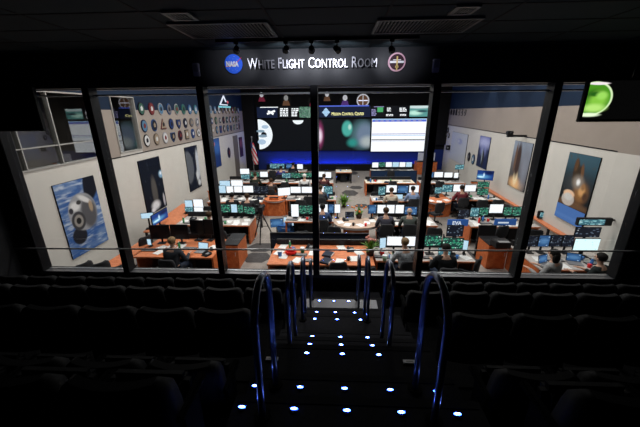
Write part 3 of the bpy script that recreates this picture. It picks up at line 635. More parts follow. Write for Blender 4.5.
# fifth row
mrow('the farthest left desk', 'monitors on the farthest row', 20.6, [(270, 163.5, 277, 168.5, 'teal chart'), (277.3, 163.5, 284.5, 168.5, 'teal chart'), (286, 163.5, 292, 168.5, 'blue map'), (297, 164, 303, 169, 'white document')])
mrow('the farthest right desk', 'monitors on the farthest row', 20.9, [(372, 162.3, 378.5, 167.5, 'white document'), (378.8, 162, 385.3, 167, 'green telemetry'), (385.6, 162, 392, 167, 'white document'), (392.3, 162, 399, 167, 'pale blue page'), (399.3, 162, 405.5, 167, 'white document'), (405.8, 162, 412, 167, 'pale blue page')])
# the two angled blue screens by the side walls
def atx(x, y, X): d = ray(x, y); return CAM + d*(X/d.x)
def side_monitor(x0, yt, x1, yb, X, content, label, group):
    a = atx(x0, yt, X); b = atx(x1, yt-(x1-x0)*.45, X); lo = atx(x0, yb, X); wd = b.y-a.y; h = a.z-lo.z; z0 = lo.z-.76
    t = thing('monitor', label, 'monitor', (X, (a.y+b.y)/2, .76), PI/2, group)
    m = MB(); m.box((0, 0, z0+h/2), (wd, .04, h), 0, 0, .006); m.build('casing', softblack, t)
    m = MB(); m.box((0, -.023, z0+h/2), (wd-.03, .005, h-.03)); m.build('screen', SC[content], t)
    m = MB(); m.box((0, .04, z0/2+.05), (.06, .03, z0+.1)); m.box((0, .03, .007), (.3, .2, .012)); m.build('stand', softblack, t)
side_monitor(150.5, 216, 166.5, 228, -6.0, 'desktop picture', 'blue screen with white glow standing on the left wall counter', 'blue screens by the side walls')
onright('wall_screen', 'large plain blue screen fixed on the wall under the shuttle poster', 8.78, 10.1, 1.14, 1.62, SC['plain blue'], 'display', .05)
monitor(142, 214.5, 153, 218.3, 9.55, 'pale blue page', 'narrow pale screen raised left of the blue desktop screen', 'blue screens by the side walls', rz=.3)
monitor(147.5, 239, 151.8, 246, 8.1, 'pale blue page', 'tiny pale screen at the left end of the cherry desk', 'blue screens by the side walls')

# ================================================================== CONSOLE DESKS
def desk(label, x0, x1, y0, y1, top, ends=(1, 1), back=.74, backm=None, shelf=True, h=.75):
    t = thing('console_desk', label, 'desk', ((x0+x1)/2, (y0+y1)/2, 0), 0, None)
    hw, hd = (x1-x0)/2, (y1-y0)/2
    m = MB(); m.box((0, 0, h-.02), (2*hw, 2*hd, .04), 0, 0, .008); m.build('worktop', top, t)
    m = MB(); m.box((0, -hd-.012, h-.02), (2*hw, .022, .045)); m.build('edge_strip', woodtop, t)
    for s, e in ((-1, ends[0]), (1, ends[1])):
        m = MB(); m.box((s*(hw-.03), .03, (h-.042)/2), (.055, 2*hd-.08, h-.045), 0, 0, .004); m.build('end_panel', woodm if e else softblack, t)
    m = MB(); m.box((0, hd-.05, back/2-.02), (2*hw-.14, .03, back-.06)); m.build('back_panel', backm or softblack, t)
    m = MB(); m.b2(-hw+.05, hw-.05, hd-.10, hd-.01, h+.001, h+.17, 0, .006); nn = int(2*hw/.3)
    for k in range(nn): m.box((-hw+.2+k*(2*hw-.4)/max(1, nn-1), hd-.11, h+.09), (.2, .012, .1))
    m.build('equipment_riser', softblack, t)
    if shelf:
        n = max(1, int((2*hw)/1.1))
        for k in range(n):
            m = MB(); c = -hw+(k+.5)*2*hw/n; m.box((c, .12, .36), (.42, .55, .66), 0, 0, .01); m.box((c, -.16, .5), (.36, .012, .2)); m.build('equipment_cabinet', softblack, t)
    return t
DK = {}
def D(key, *a, **k): DK[key] = a; return desk(*a, **k)
D('a1', 'nearest left cherry topped desk behind the seated man in dark grey', -5.5, -3.3, 7.45, 8.85, woodtop)
D('a2', 'nearest centre cherry topped desk with red bag and black back panel', -1.72, 1.08, 7.12, 8.45, woodtop)
D('a3', 'nearest paper covered desk under the white and green monitors', 1.14, 3.75, 7.38, 8.35, laminate)
D('a5', 'nearest far right desk under a row of dark plot monitors', 5.15, 7.15, 7.0, 8.5, laminate)
D('b1', 'second row pale desk at left with a cherry end panel', -5.6, -2.95, 9.95, 11.0, laminate)
D('b2', 'second row pale desk left of the middle mullion', -1.75, .02, 10.38, 11.05, laminate)
D('b2r', 'second row pale desk where two men sit side by side', 1.62, 3.6, 10.05, 11.05, laminate)
D('b3', 'second row desk at right between the two blue signs', 4.72, 7.0, 10.0, 11.1, laminate)
D('bx', 'low side console at left behind the switched off monitors', -5.9, -4.75, 11.15, 11.7, laminate)
D('c1', 'third row pale desk at left under white monitors', -5.6, -3.15, 12.85, 14.1, laminate)
D('c2', 'third row pale desk left of the centre aisle', -2.15, .12, 13.24, 14.1, laminate)
D('c3', 'third row desk right of the centre aisle behind two seated people', 1.72, 4.02, 13.1, 14.1, laminate)
D('c4', 'third row far right desk with stacked green monitors', 5.22, 7.42, 13.35, 14.9, laminate)
D('d0', 'short fourth row desk against the far left', -6.4, -4.3, 14.9, 15.8, laminate)
D('d1', 'fourth row desk at left near the flag', -6.2, -3.7, 16.8, 17.8, laminate)
D('d2', 'fourth row desk left of the centre aisle', -3.4, .0, 16.7, 17.7, laminate)
D('d3', 'fourth row desk right of the centre aisle with brown top', 1.8, 4.5, 16.7, 17.7, paperY)
D('d4', 'fourth row far right desk below the whiteboard', 4.8, 7.2, 16.7, 17.6, laminate)
D('e1', 'farthest left desk against the blue glow', -4.5, -1.8, 20.1, 21.0, laminate)
D('e2', 'farthest right desk behind a long navy panel', 2.5, 5.4, 20.3, 21.2, laminate, backm=navyp)
D('e0', 'small table with tan top and black sides in centre aisle', .15, 1.2, 19.9, 21.0, paperY, ends=(0, 0))
for (lab, x0, x1, y, z0, z1, mm) in [('black upright panel behind the nearest centre desk', -1.9, 1.05, 8.62, .12, 1.0, navyp), ('long navy panel hiding the farthest right desk', 2.45, 5.4, 20.0, .0, .82, mat('navy_front', (.015, .035, .085), .6)), ('black upright panel behind the nearest right cabinet', 4.6, 5.1, 9.25, 0, 1.05, softblack)]:
    t = thing('privacy_panel', lab, 'panel', ((x0+x1)/2, y, 0)); hw = (x1-x0)/2
    m = MB(); m.b2(-hw, hw, -.02, .02, z0, z1); m.build('panel_board', mm, t)
    m = MB(); m.b2(-hw-.02, hw+.02, -.03, .03, z1, z1+.03); m.build('top_rail', softblack, t)
    for s in (-1, 1): m = MB(); m.b2(s*hw-.02, s*hw+.02, -.12, .12, 0, .04); m.b2(s*hw-.02, s*hw+.02, -.025, .025, .04, z1); m.build('foot', softblack, t)
# counters along the side walls and under the window
def counter(label, pts, top, z=.75, thick=.04, leg=True):
    t = thing('side_counter', label, 'counter'); m = MB(); m.prism([(x, y, z-thick) for x, y in pts], (0, 0, thick)); m.build('countertop', top, t)
    cx = sum(p[0] for p in pts)/len(pts); cy = sum(p[1] for p in pts)/len(pts)
    for (x, y) in pts:
        q = Vector((x, y, 0)).lerp(Vector((cx, cy, 0)), .07); m = MB(); m.b2(q.x-.03, q.x+.03, q.y-.03, q.y+.03, 0, z-thick-.001); m.build('leg', softblack, t)
counter('long narrow cherry counter along the left wall under the blue screen', [(-6.35, 9.3), (-5.55, 9.3), (-5.64, 11.0), (-5.95, 12.6), (-6.6, 12.6)], woodtop)
counter('short cherry counter at the left end of the nearest desk', [(-6.02, 6.95), (-5.6, 6.7), (-5.54, 8.3), (-5.98, 8.5)], woodtop)
counter('cherry counter along the right wall with phones and screens', [(7.25, 8.7), (rx(8.7)-.02, 8.7), (rx(16)-.02, 16.0), (7.66, 16.0), (7.5, 12.5), (7.2, 9.8), (7.2, 8.7)], woodtop)
counter('black counter under the glass behind the seated man in grey', [(-4.9, 6.05), (-2.5, 6.05), (-2.5, 6.45), (-4.9, 6.45)], softblack, z=.95)
counter('white covered counter under the glass behind the man in black', [(2.3, 6.05), (4.6, 6.05), (4.6, 6.42), (2.3, 6.42)], mat('white_cloth', (.7, .7, .68), .8), z=.95)
# rounded island tables
def island(label, cx, cy, w_, d_, pw, py, top=woodtop):
    t = thing('island_table', label, 'table', (cx, cy, 0))
    pts = [(w_/2, d_/2, .71), (-w_/2, d_/2, .71)] + [(-math.cos(PI*k/16)*w_/2, -math.sin(PI*k/16)*d_/2, .71) for k in range(17)]
    m = MB(); m.prism(pts, (0, 0, .04)); m.build('tabletop', top, t)
    pts2 = [(x*1.012, y*1.02-.002, .705) for x, y, z in pts]; m = MB(); m.prism(pts2, (0, 0, -.035)); m.build('edge_band', alu, t)
    m = MB(); m.prism([(-pw/2, d_/2-.05, 0), (-pw/2, py, 0), (-pw/4, py-.08, 0), (pw/4, py-.08, 0), (pw/2, py, 0), (pw/2, d_/2-.05, 0)], (0, 0, .668)); m.build('pedestal', woodm, t)
    return t
island('rounded island table with pale top in the middle of the second row', .82, 10.3, 1.58, 1.1, .9, -.1, mat('pale_tan_top', (.55, .40, .31), .4, noise=.1, nscale=6))
island('rounded cherry island table right of the tripod in the third row', -2.68, 13.55, 1.0, 1.0, 1.0, -.28)
island('rounded cherry island table at right in the third row', 4.65, 13.35, 1.1, 1.0, 1.05, -.1)
# cabinets
def cabinet(label, x0, x1, y0, y1, h, topm=softblack, name='wood_cabinet', doors=1):
    t = thing(name, label, 'cabinet', ((x0+x1)/2, (y0+y1)/2, 0)); hw, hd = (x1-x0)/2, (y1-y0)/2
    m = MB(); m.b2(-hw, hw, -hd, hd, 0, h-.03); m.build('body', woodm, t)
    m = MB(); m.b2(-hw-.01, hw+.01, -hd-.01, hd+.01, h-.03, h, 0, .005); m.build('top', topm, t)
    for k in range(doors):
        a = -hw+.02+k*(2*hw-.04)/doors; b = a+(2*hw-.04)/doors-.01
        m = MB(); m.b2(a, b, -hd-.02, -hd-.001, .05, h-.05, 0, .004); d = m.build('door', woodm, t)
        m = MB(); m.cyl((b-.05, -hd-.04, h*.55), (b-.05, -hd-.04, h*.7), .008); m.build('handle', alu, d)
    return t
cabinet('cherry cabinet at the right end of the nearest left desk', -3.26, -2.82, 8.2, 9.1, .80)
cabinet('broad cherry cabinet facing the window left of the far right desk', 4.56, 5.1, 8.42, 9.1, .78, doors=1)
cp = ony(427, 163, 23.0)
cabinet('cherry cabinet with a white panel on top beside the video wall', cp.x-.75, cp.x+.75, 23.0, 23.7, .95, doors=2)
t = thing('panel_screen', 'white upright panel standing on the far cherry cabinet', 'panel', (cp.x, 23.3, .952)); m = MB(); m.b2(-.62, .62, -.02, .02, .04, .62); m.build('panel_face', mat('pale_panel', (.6, .62, .75), .6), t); m = MB(); m.b2(-.5, .5, -.1, .1, 0, .04); m.build('panel_base', softblack, t)
# blue signs
def sign(label, x0, y0, x1, y1, Y, txt, rz):
    a = ony(x0, (y0+y1)/2, Y); b = ony(x1, (y0+y1)/2, Y); zt = ony((x0+x1)/2, y0, Y).z; zb = ony((x0+x1)/2, y1, Y).z
    h = zt-zb; wd = b.x-a.x
    t = thing('console_sign', label, 'sign', ((a.x+b.x)/2, Y, 0), rz, 'blue console signs')
    m = MB(); m.b2(-wd/2, wd/2, -.02, .02, zb, zt); m.build('sign_board', mat('sign_blue', (.03, .10, .33), .4, emit=(.03, .10, .33), es=.5), t)
    m = MB(); m.b2(-.03, .03, 0, .04, 0, zb); m.b2(-.15, .15, -.1, .1, 0, .02); m.build('sign_post', softblack, t)
    if txt: text_obj(txt, h*.8, mat('sign_white', (.8, .85, .9), .4, emit=(.7, .8, .9), es=.6), t, (0, -.023, (zt+zb)/2-h*.30), name='sign_lettering', capscale=1.0, width=wd*.55, font_off=.006)
    else: m = MB(); m.b2(-wd*.35, wd*.15, -.024, -.021, zb+h*.3, zb+h*.55); m.build('sign_stripe', mat('sign_white', (.8, .85, .9), .4), t)
sign('blue sign reading EVA left of the second row right desk', 447.5, 219.5, 468, 225.8, 9.85, 'EVA', 0)
sign('blue sign with a white stripe in front of the right desk', 494.5, 219, 516, 225, 9.75, '', 0)
# wall device above the bright screens
c = ony(594, 221.5, 7.6); t = thing('display_bar', 'slim pale green lit display bar above the bright screens at right', 'display', (c.x, 7.6, c.z), 0)
m = MB(); m.b2(-.42, .42, -.05, .05, -.10, .10, 0, .01); m.build('housing', softblack, t)
m = MB(); m.b2(-.40, .22, -.058, -.052, -.07, .07); m.build('lit_face', SC['teal chart'], t)
m = MB(); m.cyl((.3, .05, 0), (7.19-c.x, .12, 0), .025); m.build('wall_arm', softblack, t)
# ================================================================== OFFICE CHAIRS
def make_chair():
    t = thing('office_chair', 'black office chair template', 'chair', group='black office chairs')
    m = MB(); m.box((0, 0, .46), (.48, .46, .07), 0, 0, .03); m.build('seat', charcoal, t)
    m = MB(); pts = []
    for k in range(9):
        a = -.42+.84*k/8; 
        pts.append((math.sin(a)*.52, -.72+math.cos(a)*.0-.0, 0))
    bm = m.bm; rows2 = []
    for j, z in enumerate([.56, .62, .75, .88, .97, 1.0]):
        wdt = [.17, .21, .23, .23, .20, .14][j]; ring = []
        for s in (-1, 1):
            for k in range(9):
                u = (k/4-1)*s; ring.append(bm.verts.new((u*wdt, -.24-.03*j/3+.05*u*u+(-.022 if s > 0 else .022), z)))
        rows2.append(ring)
    for a, b in zip(rows2, rows2[1:]):
        for k in range(18): f = bm.faces.new([a[k], a[(k+1) % 18], b[(k+1) % 18], b[k]]); f.smooth = True
    bm.faces.new(rows2[0][::-1]); bm.faces.new(rows2[-1]); bmesh.ops.recalc_face_normals(bm, faces=bm.faces)
    m.build('backrest', charcoal, t)
    m = MB(); m.tube([(0, -.12, .43), (0, -.27, .45), (0, -.30, .62)], .02); m.build('back_support', softblack, t)
    for s in (-1, 1): m = MB(); m.tube([(s*.24, .02, .44), (s*.29, .0, .5), (s*.29, -.02, .66)], .014, 8); m.box((s*.29, .0, .675), (.055, .24, .03), 0, 0, .01); m.build('armrest', softblack, t)
    m = MB(); m.cyl((0, 0, .1), (0, 0, .43), .028); m.build('gas_post', softblack, t)
    m = MB()
    for k in range(5): a = k*2*PI/5+.3; m.tube([(0, 0, .11), (math.cos(a)*.29, math.sin(a)*.29, .07)], [.03, .016], 8); 
    m.build('base', softblack, t)
    for k in range(5): a = k*2*PI/5+.3; m = MB(); m.cyl((math.cos(a)*.29-.012, math.sin(a)*.29, .03), (math.cos(a)*.29+.012, math.sin(a)*.29, .03), .03, n=12); m.build('caster', softblack, t)
    return t
chair0 = make_chair(); chair_used = [False]
def place_chair(x, y, rz, label):
    if not chair_used[0]:
        chair_used[0] = True; chair0.location = (x, y, 0); chair0.rotation_euler = (0, 0, rz); del LABELS[chair0['label']]; tag(chair0, label, 'chair', 'black office chairs'); return chair0
    return dup(chair0, (x, y, 0), rz, label)

# ================================================================== PEOPLE
def skin_mesh(name, joints, edges, root=0, sub=2):
    """joints: (x,y,z,rx,ry). grows one continuous skin over connected edges"""
    me = bpy.data.meshes.new(name); me.from_pydata([j[:3] for j in joints], edges, [])
    o = bpy.data.objects.new(name, me); COL.objects.link(o)
    md = o.modifiers.new('s', 'SKIN'); md.use_smooth_shade = True
    if not me.skin_vertices: me.skin_vertices.new()
    for i, j in enumerate(joints):
        sv = me.skin_vertices[0].data[i]; sv.radius = (j[3], j[4] if len(j) > 4 else j[3]); sv.use_root = (i == root)
    if sub: s = o.modifiers.new('u', 'SUBSURF'); s.levels = sub; s.render_levels = sub
    dg = bpy.context.evaluated_depsgraph_get(); r = bpy.data.meshes.new_from_object(o.evaluated_get(dg))
    bpy.data.objects.remove(o); bpy.data.meshes.remove(me); r.name = name
    for p in r.polygons: p.use_smooth = True
    return r
def chain(J, E, parent, pts):
    for p in pts: J.append(p); E.append((parent, len(J)-1)); parent = len(J)-1
    return parent
skinm = mat('skin', (.55, .33, .24), .55); 
def person_templates():
    J = [(0, 0, .56, .13, .11)]; E = []
    ch = chain(J, E, 0, [(0, .015, .72, .125, .10), (0, .04, .90, .14, .105), (0, .06, 1.03, .13, .09)])
    nk = chain(J, E, ch, [(0, .075, 1.12, .05, .05), (0, .085, 1.17, .048, .05)])
    chain(J, E, nk, [(0, .105, 1.235, .072, .082), (0, .105, 1.31, .074, .088), (0, .10, 1.36, .05, .06)])
    for s in (-1, 1):
        wr = chain(J, E, ch, [(s*.17, .055, 1.03, .058), (s*.235, .10, .86, .046), (s*.25, .16, .745, .042), (s*.20, .32, .79, .033), (s*.17, .43, .815, .024)])
        pm = chain(J, E, wr, [(s*.165, .475, .815, .032, .016), (s*.162, .515, .812, .034, .014)])
        for k, (dx, L_) in enumerate([(-.03, .055), (-.010, .065), (.010, .06), (.028, .048)]):
            chain(J, E, pm, [(s*(.162+dx), .545, .808, .0085), (s*(.162+dx), .515+L_, .795, .0075), (s*(.162+dx), .52+L_*1.35, .785, .0065)])
        chain(J, E, wr, [(s*.13, .485, .808, .010), (s*.115, .52, .80, .0085)])
        chain(J, E, 0, [(s*.10, .06, .545, .085, .08), (s*.12, .42, .55, .062), (s*.125, .46, .40, .052), (s*.13, .47, .12, .035), (s*.135, .50, .06, .035), (s*.14, .60, .04, .032, .02)])
    body = skin_mesh('person_body', J, E, 0, 2)
    # face and ears joined into the same mesh
    bm = bmesh.new(); bm.from_mesh(body); x = MB()
    x.sph((0, .196, 1.26), (.012, .02, .022)); x.sph((-.073, .10, 1.265), (.012, .022, .032)); x.sph((.073, .10, 1.265), (.012, .022, .032))
    x.sph((0, .185, 1.215), (.022, .008, .006)); x.sph((-.028, .18, 1.285), (.012, .008, .008)); x.sph((.028, .18, 1.285), (.012, .008, .008))
    tm = x.mesh('t'); bm.from_mesh(tm); bm.to_mesh(body); bm.free(); body.materials.append(skinm)
    J = [(0, .0, .56, .155, .13)]; E = []
    ch = chain(J, E, 0, [(0, .012, .72, .15, .12), (0, .035, .90, .18, .13), (0, .055, 1.03, .165, .11)])
    chain(J, E, ch, [(0, .07, 1.10, .062, .062)])
    for s in (-1, 1): chain(J, E, ch, [(s*.17, .055, 1.03, .072), (s*.238, .10, .86, .060), (s*.253, .16, .745, .055), (s*.203, .31, .788, .043), (s*.178, .40, .81, .034)])
    shirt = skin_mesh('person_shirt', J, E, 0, 2); shirt.materials.append(charcoal)
    J = [(0, .0, .57, .15, .12)]; E = []
    for s in (-1, 1): chain(J, E, 0, [(s*.10, .06, .55, .098, .092), (s*.12, .42, .555, .075), (s*.125, .465, .40, .066), (s*.13, .472, .13, .052)])
    tro = skin_mesh('person_trousers', J, E, 0, 2); tro.materials.append(charcoal)
    x = MB()
    for s in (-1, 1): x.sph((s*.137, .54, .045), (.045, .12, .045))
    shoes = x.mesh('person_shoes'); shoes.materials.append(softblack)
    x = MB(); x.sph((0, .088, 1.315), (.089, .10, .085), 0, 20); hair = x
    bmv = [v for v in x.bm.verts if v.co.y > .135 and v.co.z < 1.335]
    for v in bmv: v.co.y = .135; 
    for v in x.bm.verts:
        if v.co.z < 1.30 and v.co.y < .1: v.co.z -= .02
    hair = x.mesh('person_hair'); hair.materials.append(charcoal)
    x = MB(); x.sph((0, .075, 1.265), (.084, .088, .05), 0, 20)
    for v in x.bm.verts:
        if v.co.y > .10: v.co.y = .10
    fringe = x.mesh('person_fringe'); fringe.materials.append(charcoal)
    x = MB(); x.sph((0, .088, 1.315), (.091, .102, .087), 0, 20); x.sph((0, .03, 1.21), (.10, .06, .15), 0, 16)
    for v in x.bm.verts:
        if v.co.y > .135 and v.co.z < 1.335: v.co.y = .135
    lhair = x.mesh('person_long_hair'); lhair.materials.append(charcoal)
    return body, shirt, tro, shoes, hair, fringe, lhair
PB, PS, PT, PSH, PH, PF, PL = person_templates()
def part(me, name, par, m=None, label=None):
    o = bpy.data.objects.new(name, me); COL.objects.link(o); o.parent = par
    if m: o.material_slots[0].link = 'OBJECT'; o.material_slots[0].material = m
    if label: o['label'] = label
    return o
hairc = {'brown': mat('hair_brown', (.05, .028, .015), .7), 'black': mat('hair_black', (.01, .009, .008), .7), 'grey': mat('hair_grey', (.30, .28, .26), .7), 'sandy': mat('hair_sandy', (.22, .14, .07), .7), 'white': mat('hair_white', (.75, .73, .7), .7)}
def person(x, y, rz, label, shirt, hair='brown', style='short', tr=None, chair=True, seat_label=None, lean=0.0):
    t = thing('person', label, 'person', (x, y-.0, 0), rz)
    t.scale = (1.13, 1.1, 1.05)
    b = part(PB, 'body', t); part(PT, 'trousers', t, tr or navyp); part(PSH, 'shoes', t); part(PS, 'shirt', t, shirt)
    part({'short': PH, 'bald': PF, 'long': PL}[style], 'hair', t, hairc[hair])
    if lean:
        for c in t.children: c.rotation_euler = (lean, 0, 0) if c.name.startswith(('zz',)) else (0, 0, 0)
    place_chair(x+math.sin(rz)*.02, y-.02, rz, seat_label)
    return t
def fab(n, c, noise=.15, s=40): return mat('shirt_'+n, c, .85, noise=noise, nscale=s)
S = [
 ((172, 244), 'man in a dark grey shirt leaning over the nearest left desk', fab('dark_grey', (.035, .04, .05)), 'sandy', 'short', -.12),
 ((405, 245), 'person in a grey and white patterned shirt at the papered desk', mat('shirt_pattern', (.42, .45, .48), .85, noise=.55, nscale=16), 'sandy', 'short', .2),
 ((446, 251), 'person in a black top in front of the green telemetry monitors', fab('black', (.012, .014, .016)), 'black', 'short', 0),
 ((554, 257), 'dark haired person in a pale grey shirt at the far right desk', fab('pale_grey', (.3, .3, .3)), 'black', 'long', .5),
 ((601, 261), 'person in a dark jacket at the right edge of the nearest row', fab('jacket', (.02, .025, .025)), 'black', 'short', .4),
 ((209, 217), 'person in a dark blue shirt half hidden behind a window post', fab('dark_blue', (.02, .04, .09)), 'brown', 'short', 0),
 ((322.5, 209), 'man in a blue shirt just right of the middle mullion', fab('blue', (.05, .085, .19)), 'black', 'short', 0),
 ((386, 213), 'man in a slate jacket with dark hair in the second row', fab('slate', (.075, .075, .10)), 'brown', 'short', 0),
 ((409.5, 213), 'balding man in a grey green jacket in the second row', fab('grey_green', (.10, .12, .11)), 'grey', 'bald', -.1),
 ((391.5, 192), 'person in a cream shirt with brown hair in the third row', fab('cream', (.62, .53, .42)), 'brown', 'short', 0),
 ((413, 190.5), 'man in a light blue shirt in the third row', fab('light_blue', (.25, .34, .55)), 'black', 'short', 0),
 ((320.5, 189.5), 'person in dark grey beside the middle mullion in the third row', fab('grey_b', (.06, .065, .07)), 'brown', 'short', .1),
 ((232, 197), 'person in black at the left of the third row', fab('black_b', (.015, .015, .018)), 'black', 'short', 0),
 ((247, 198), 'person in a charcoal top next to the left third row person', fab('char', (.03, .03, .035)), 'brown', 'short', .2),
 ((304.5, 177.5), 'person in a white shirt in the fourth row', fab('white', (.75, .75, .74)), 'white', 'short', 0),
 ((255, 176), 'person in dark olive in the fourth row near the flag', fab('olive', (.035, .04, .03)), 'brown', 'short', 0),
 ((271, 182), 'person in dark brown clothes left of centre in the fourth row', fab('brown', (.05, .04, .04)), 'brown', 'short', 0),
 ((324, 177.5), 'person in dark red just right of the mullion in the fourth row', fab('dark_red', (.09, .03, .035)), 'brown', 'short', 0),
 ((281, 169), 'person in a purple blue shirt in the farthest row', fab('purple', (.04, .04, .18)), 'black', 'short', 0),
 ((293, 165.5), 'person in black in the farthest row before the blue glow', fab('black_c', (.012, .012, .016)), 'black', 'short', 0),
 ((462, 189.5), 'person in a maroon top at the far right of the third row', fab('maroon', (.16, .03, .04)), 'black', 'short', 0),
]
for (p, lab, sh, hc, st, rz) in S:
    q = onz(p[0], p[1], 1.27); q = q - Vector((-math.sin(rz), math.cos(rz), 0))*.09
    who = ' '.join(lab.split()[:2])
    sl = 'black chair under the ' + lab
    sl = ' '.join(sl.split()[:16])
    person(q.x, q.y, rz, lab, sh, hc, st, seat_label=sl)
for (x, y, rz, lab) in [(px_.x, px_.y, r_, l_) for px_, r_, l_ in [
    (onz(337, 263, .85), .15, 'empty black office chair pushed up to the nearest centre desk'),
    (onz(231, 234, .8), -.9, 'empty black mesh office chair beside the left cherry end panel'),
    (onz(301, 234, .8), .2, 'empty black office chair behind the blue equipment cases'),
    (onz(468, 262, .8), .9, 'empty black office chair right of the person in black'),
    (onz(497, 229, .8), .3, 'empty black office chair below the striped blue sign'),
    (Vector((6.2, 12.75, 0)), .0, 'empty black office chair behind the third row far right desk'),
    (onz(436, 208, .7), .4, 'empty black office chair left of the right island table'),
    (onz(253, 203, .8), .5, 'empty black office chair left of the third row island table'),
    (onz(309, 199, .8), .0, 'empty black office chair in the third row left of the mullion'),
    (Vector((7.0, 12.0, 0)), -1.2, 'empty black office chair beside the right wall counter'),
    (onz(141, 241, .8), 1.2, 'empty black office chair beside the left wall counter'),
    (Vector((-4.95, 9.35, 0)), .2, 'empty black office chair at the left of the second row left desk'),
    (Vector((-1.35, 12.65, 0)), -.1, 'empty black office chair at the third row desk under three white monitors'),
    (Vector((-4.9, 12.2, 0)), .1, 'empty black office chair leftmost of the third row'),
    (Vector((-2.6, 16.1, 0)), .1, 'empty black office chair in the fourth row behind the island table'),
    (Vector((6.88, 12.75, 0)), -.2, 'empty black office chair at third row far right, below the green stack'),
    (Vector((6.3, 9.35, 0)), -.2, 'empty black office chair at the right end of the second row'),
    (Vector((3.3, 9.45, 0)), -.3, 'empty black office chair right of the balding man'),
    (Vector((.1, 9.5, 0)), -.3, 'empty black office chair left of the pale topped island table'),
    (Vector((.75, 6.75, 0)), .3, 'empty black office chair under the glass between the handrails'),
    (Vector((3.55, 19.3-.0, 0)), .1, 'empty black office chair in front of the long navy panel'),
    (Vector((-3.9, 19.4, 0)), .1, 'empty black office chair in the farthest left row'),
    (Vector((5.6, 16.3, 0)), .0, 'empty black office chair in the fourth row at far right'),
    (Vector((3.1, 16.3, 0)), .2, 'empty black office chair behind the brown topped desk'),
    (onz(113, 263, 1.0), 1.1, 'third empty black chair under the capsule poster, closest to the post'),
    (onz(76, 261.5, 1.0), 1.3, 'empty black chair lowest left, under the capsule poster'),
    (onz(95, 260, 1.0), 1.0, 'second empty black chair under the capsule poster, middle one')]]:
    place_chair(x, y, rz, lab)

# ================================================================== DESK CLUTTER
def tpl_paper(): m = MB(); m.box((0, 0, .004), (.22, .30, .008), 0); return m.build('paper_stack', paper)
def tpl_key():
    t = bpy.data.objects.new('keyboard', None); COL.objects.link(t); m = MB(); m.box((0, 0, .011), (.42, .15, .02), 0, 0, .004); m.build('keyboard_body', softblack, t)
    m = MB(); 
    for r_ in range(4): m.box((0, -.05+r_*.033, .024), (.39, .026, .006))
    m.build('keys', grey_p, t); return t
def tpl_mug():
    t = bpy.data.objects.new('mug', None); COL.objects.link(t); m = MB(); m.cyl((0, 0, .001), (0, 0, .1), .038, .042, 16); m.build('mug_body', white_p, t)
    m = MB(); m.tube([(.038, 0, .08), (.065, 0, .075), (.065, 0, .035), (.036, 0, .025)], .007, 8); m.build('mug_handle', white_p, t); return t
def tpl_phone():
    t = bpy.data.objects.new('desk_phone', None); COL.objects.link(t); m = MB(); m.prism([(-.1, -.1, 0), (-.1, .1, 0), (-.1, .1, .07), (-.1, -.1, .02)], (.2, 0, 0)); m.build('phone_base', softblack, t)
    m = MB(); m.tube([(-.06, -.09, .05), (-.06, -.07, .07), (-.06, .07, .10), (-.06, .09, .09)], .018, 8); m.build('handset', softblack, t)
    m = MB(); m.box((.04, 0, .055), (.08, .1, .012)); m.build('keypad', grey_p, t); return t
def tpl_bottle():
    t = bpy.data.objects.new('drink_bottle', None); COL.objects.link(t); m = MB(); m.cyl((0, 0, .001), (0, 0, .17), .034); m.cyl((0, 0, .17), (0, 0, .21), .034, .014); m.build('bottle_body', bluem, t); m = MB(); m.cyl((0, 0, .21), (0, 0, .235), .016); m.build('cap', white_p, t); return t
def tpl_binder():
    t = bpy.data.objects.new('binder', None); COL.objects.link(t); m = MB(); m.box((0, 0, .025), (.26, .31, .05), 0, 0, .006); m.build('binder_cover', navyp, t); m = MB(); m.box((.012, 0, .025), (.24, .29, .04)); 
    m.build('binder_pages', paper, t); return t
TPL = {'paper': (tpl_paper, 'paper', 'paper sheets on the consoles'), 'keyboard': (tpl_key, 'keyboard', 'keyboards on the consoles'), 'mug': (tpl_mug, 'mug', 'mugs on the consoles'),
       'phone': (tpl_phone, 'phone', 'phones on the consoles'), 'bottle': (tpl_bottle, 'bottle', 'bottles on the consoles'), 'binder': (tpl_binder, 'binder', 'binders on the consoles')}
USED = {}
def item(kind, x, y, z, rz, label, mats=None):
    f, cat, grp = TPL[kind]
    if kind not in USED:
        o = f(); USED[kind] = o; o.location = (x, y, z); o.rotation_euler = (0, 0, rz); tag(o, label, cat, grp)
        for ch in [o]+list(o.children):
            if ch.type == 'MESH' and mats and ch.name.split('.')[0] in mats: ch.material_slots[0].link = 'OBJECT'; ch.material_slots[0].material = mats[ch.name.split('.')[0]]
        return o
    o = USED[kind]; o['category'] = cat
    return dup(o, (x, y, z), rz, label, grp, mats)
desc = {'a1': 'nearest left cherry desk', 'a2': 'nearest centre cherry desk', 'a3': 'nearest papered desk', 'a5': 'nearest far right desk', 'b1': 'second row left desk', 'b2': 'second row desk left of middle mullion',
        'b2r': 'second row desk of the two men', 'b3': 'second row right desk', 'c1': 'third row left desk', 'c2': 'third row desk left of centre aisle', 'c3': 'third row desk right of centre aisle', 'c4': 'third row far right desk',
        'd1': 'fourth row left desk', 'd2': 'fourth row desk left of aisle', 'd3': 'brown topped fourth row desk', 'd4': 'fourth row far right desk', 'e1': 'farthest left desk', 'e2': 'farthest right desk', 'e0': 'small aisle table', 'd0': 'short far left desk', 'bx': 'low left side console'}
R = random.Random(5)
LAP = [(-3.75, 7.8), (5.45, 7.25), (6.2, 7.35), (-.35, 13.42), (2.95, 13.3), (3.0, 7.6)]
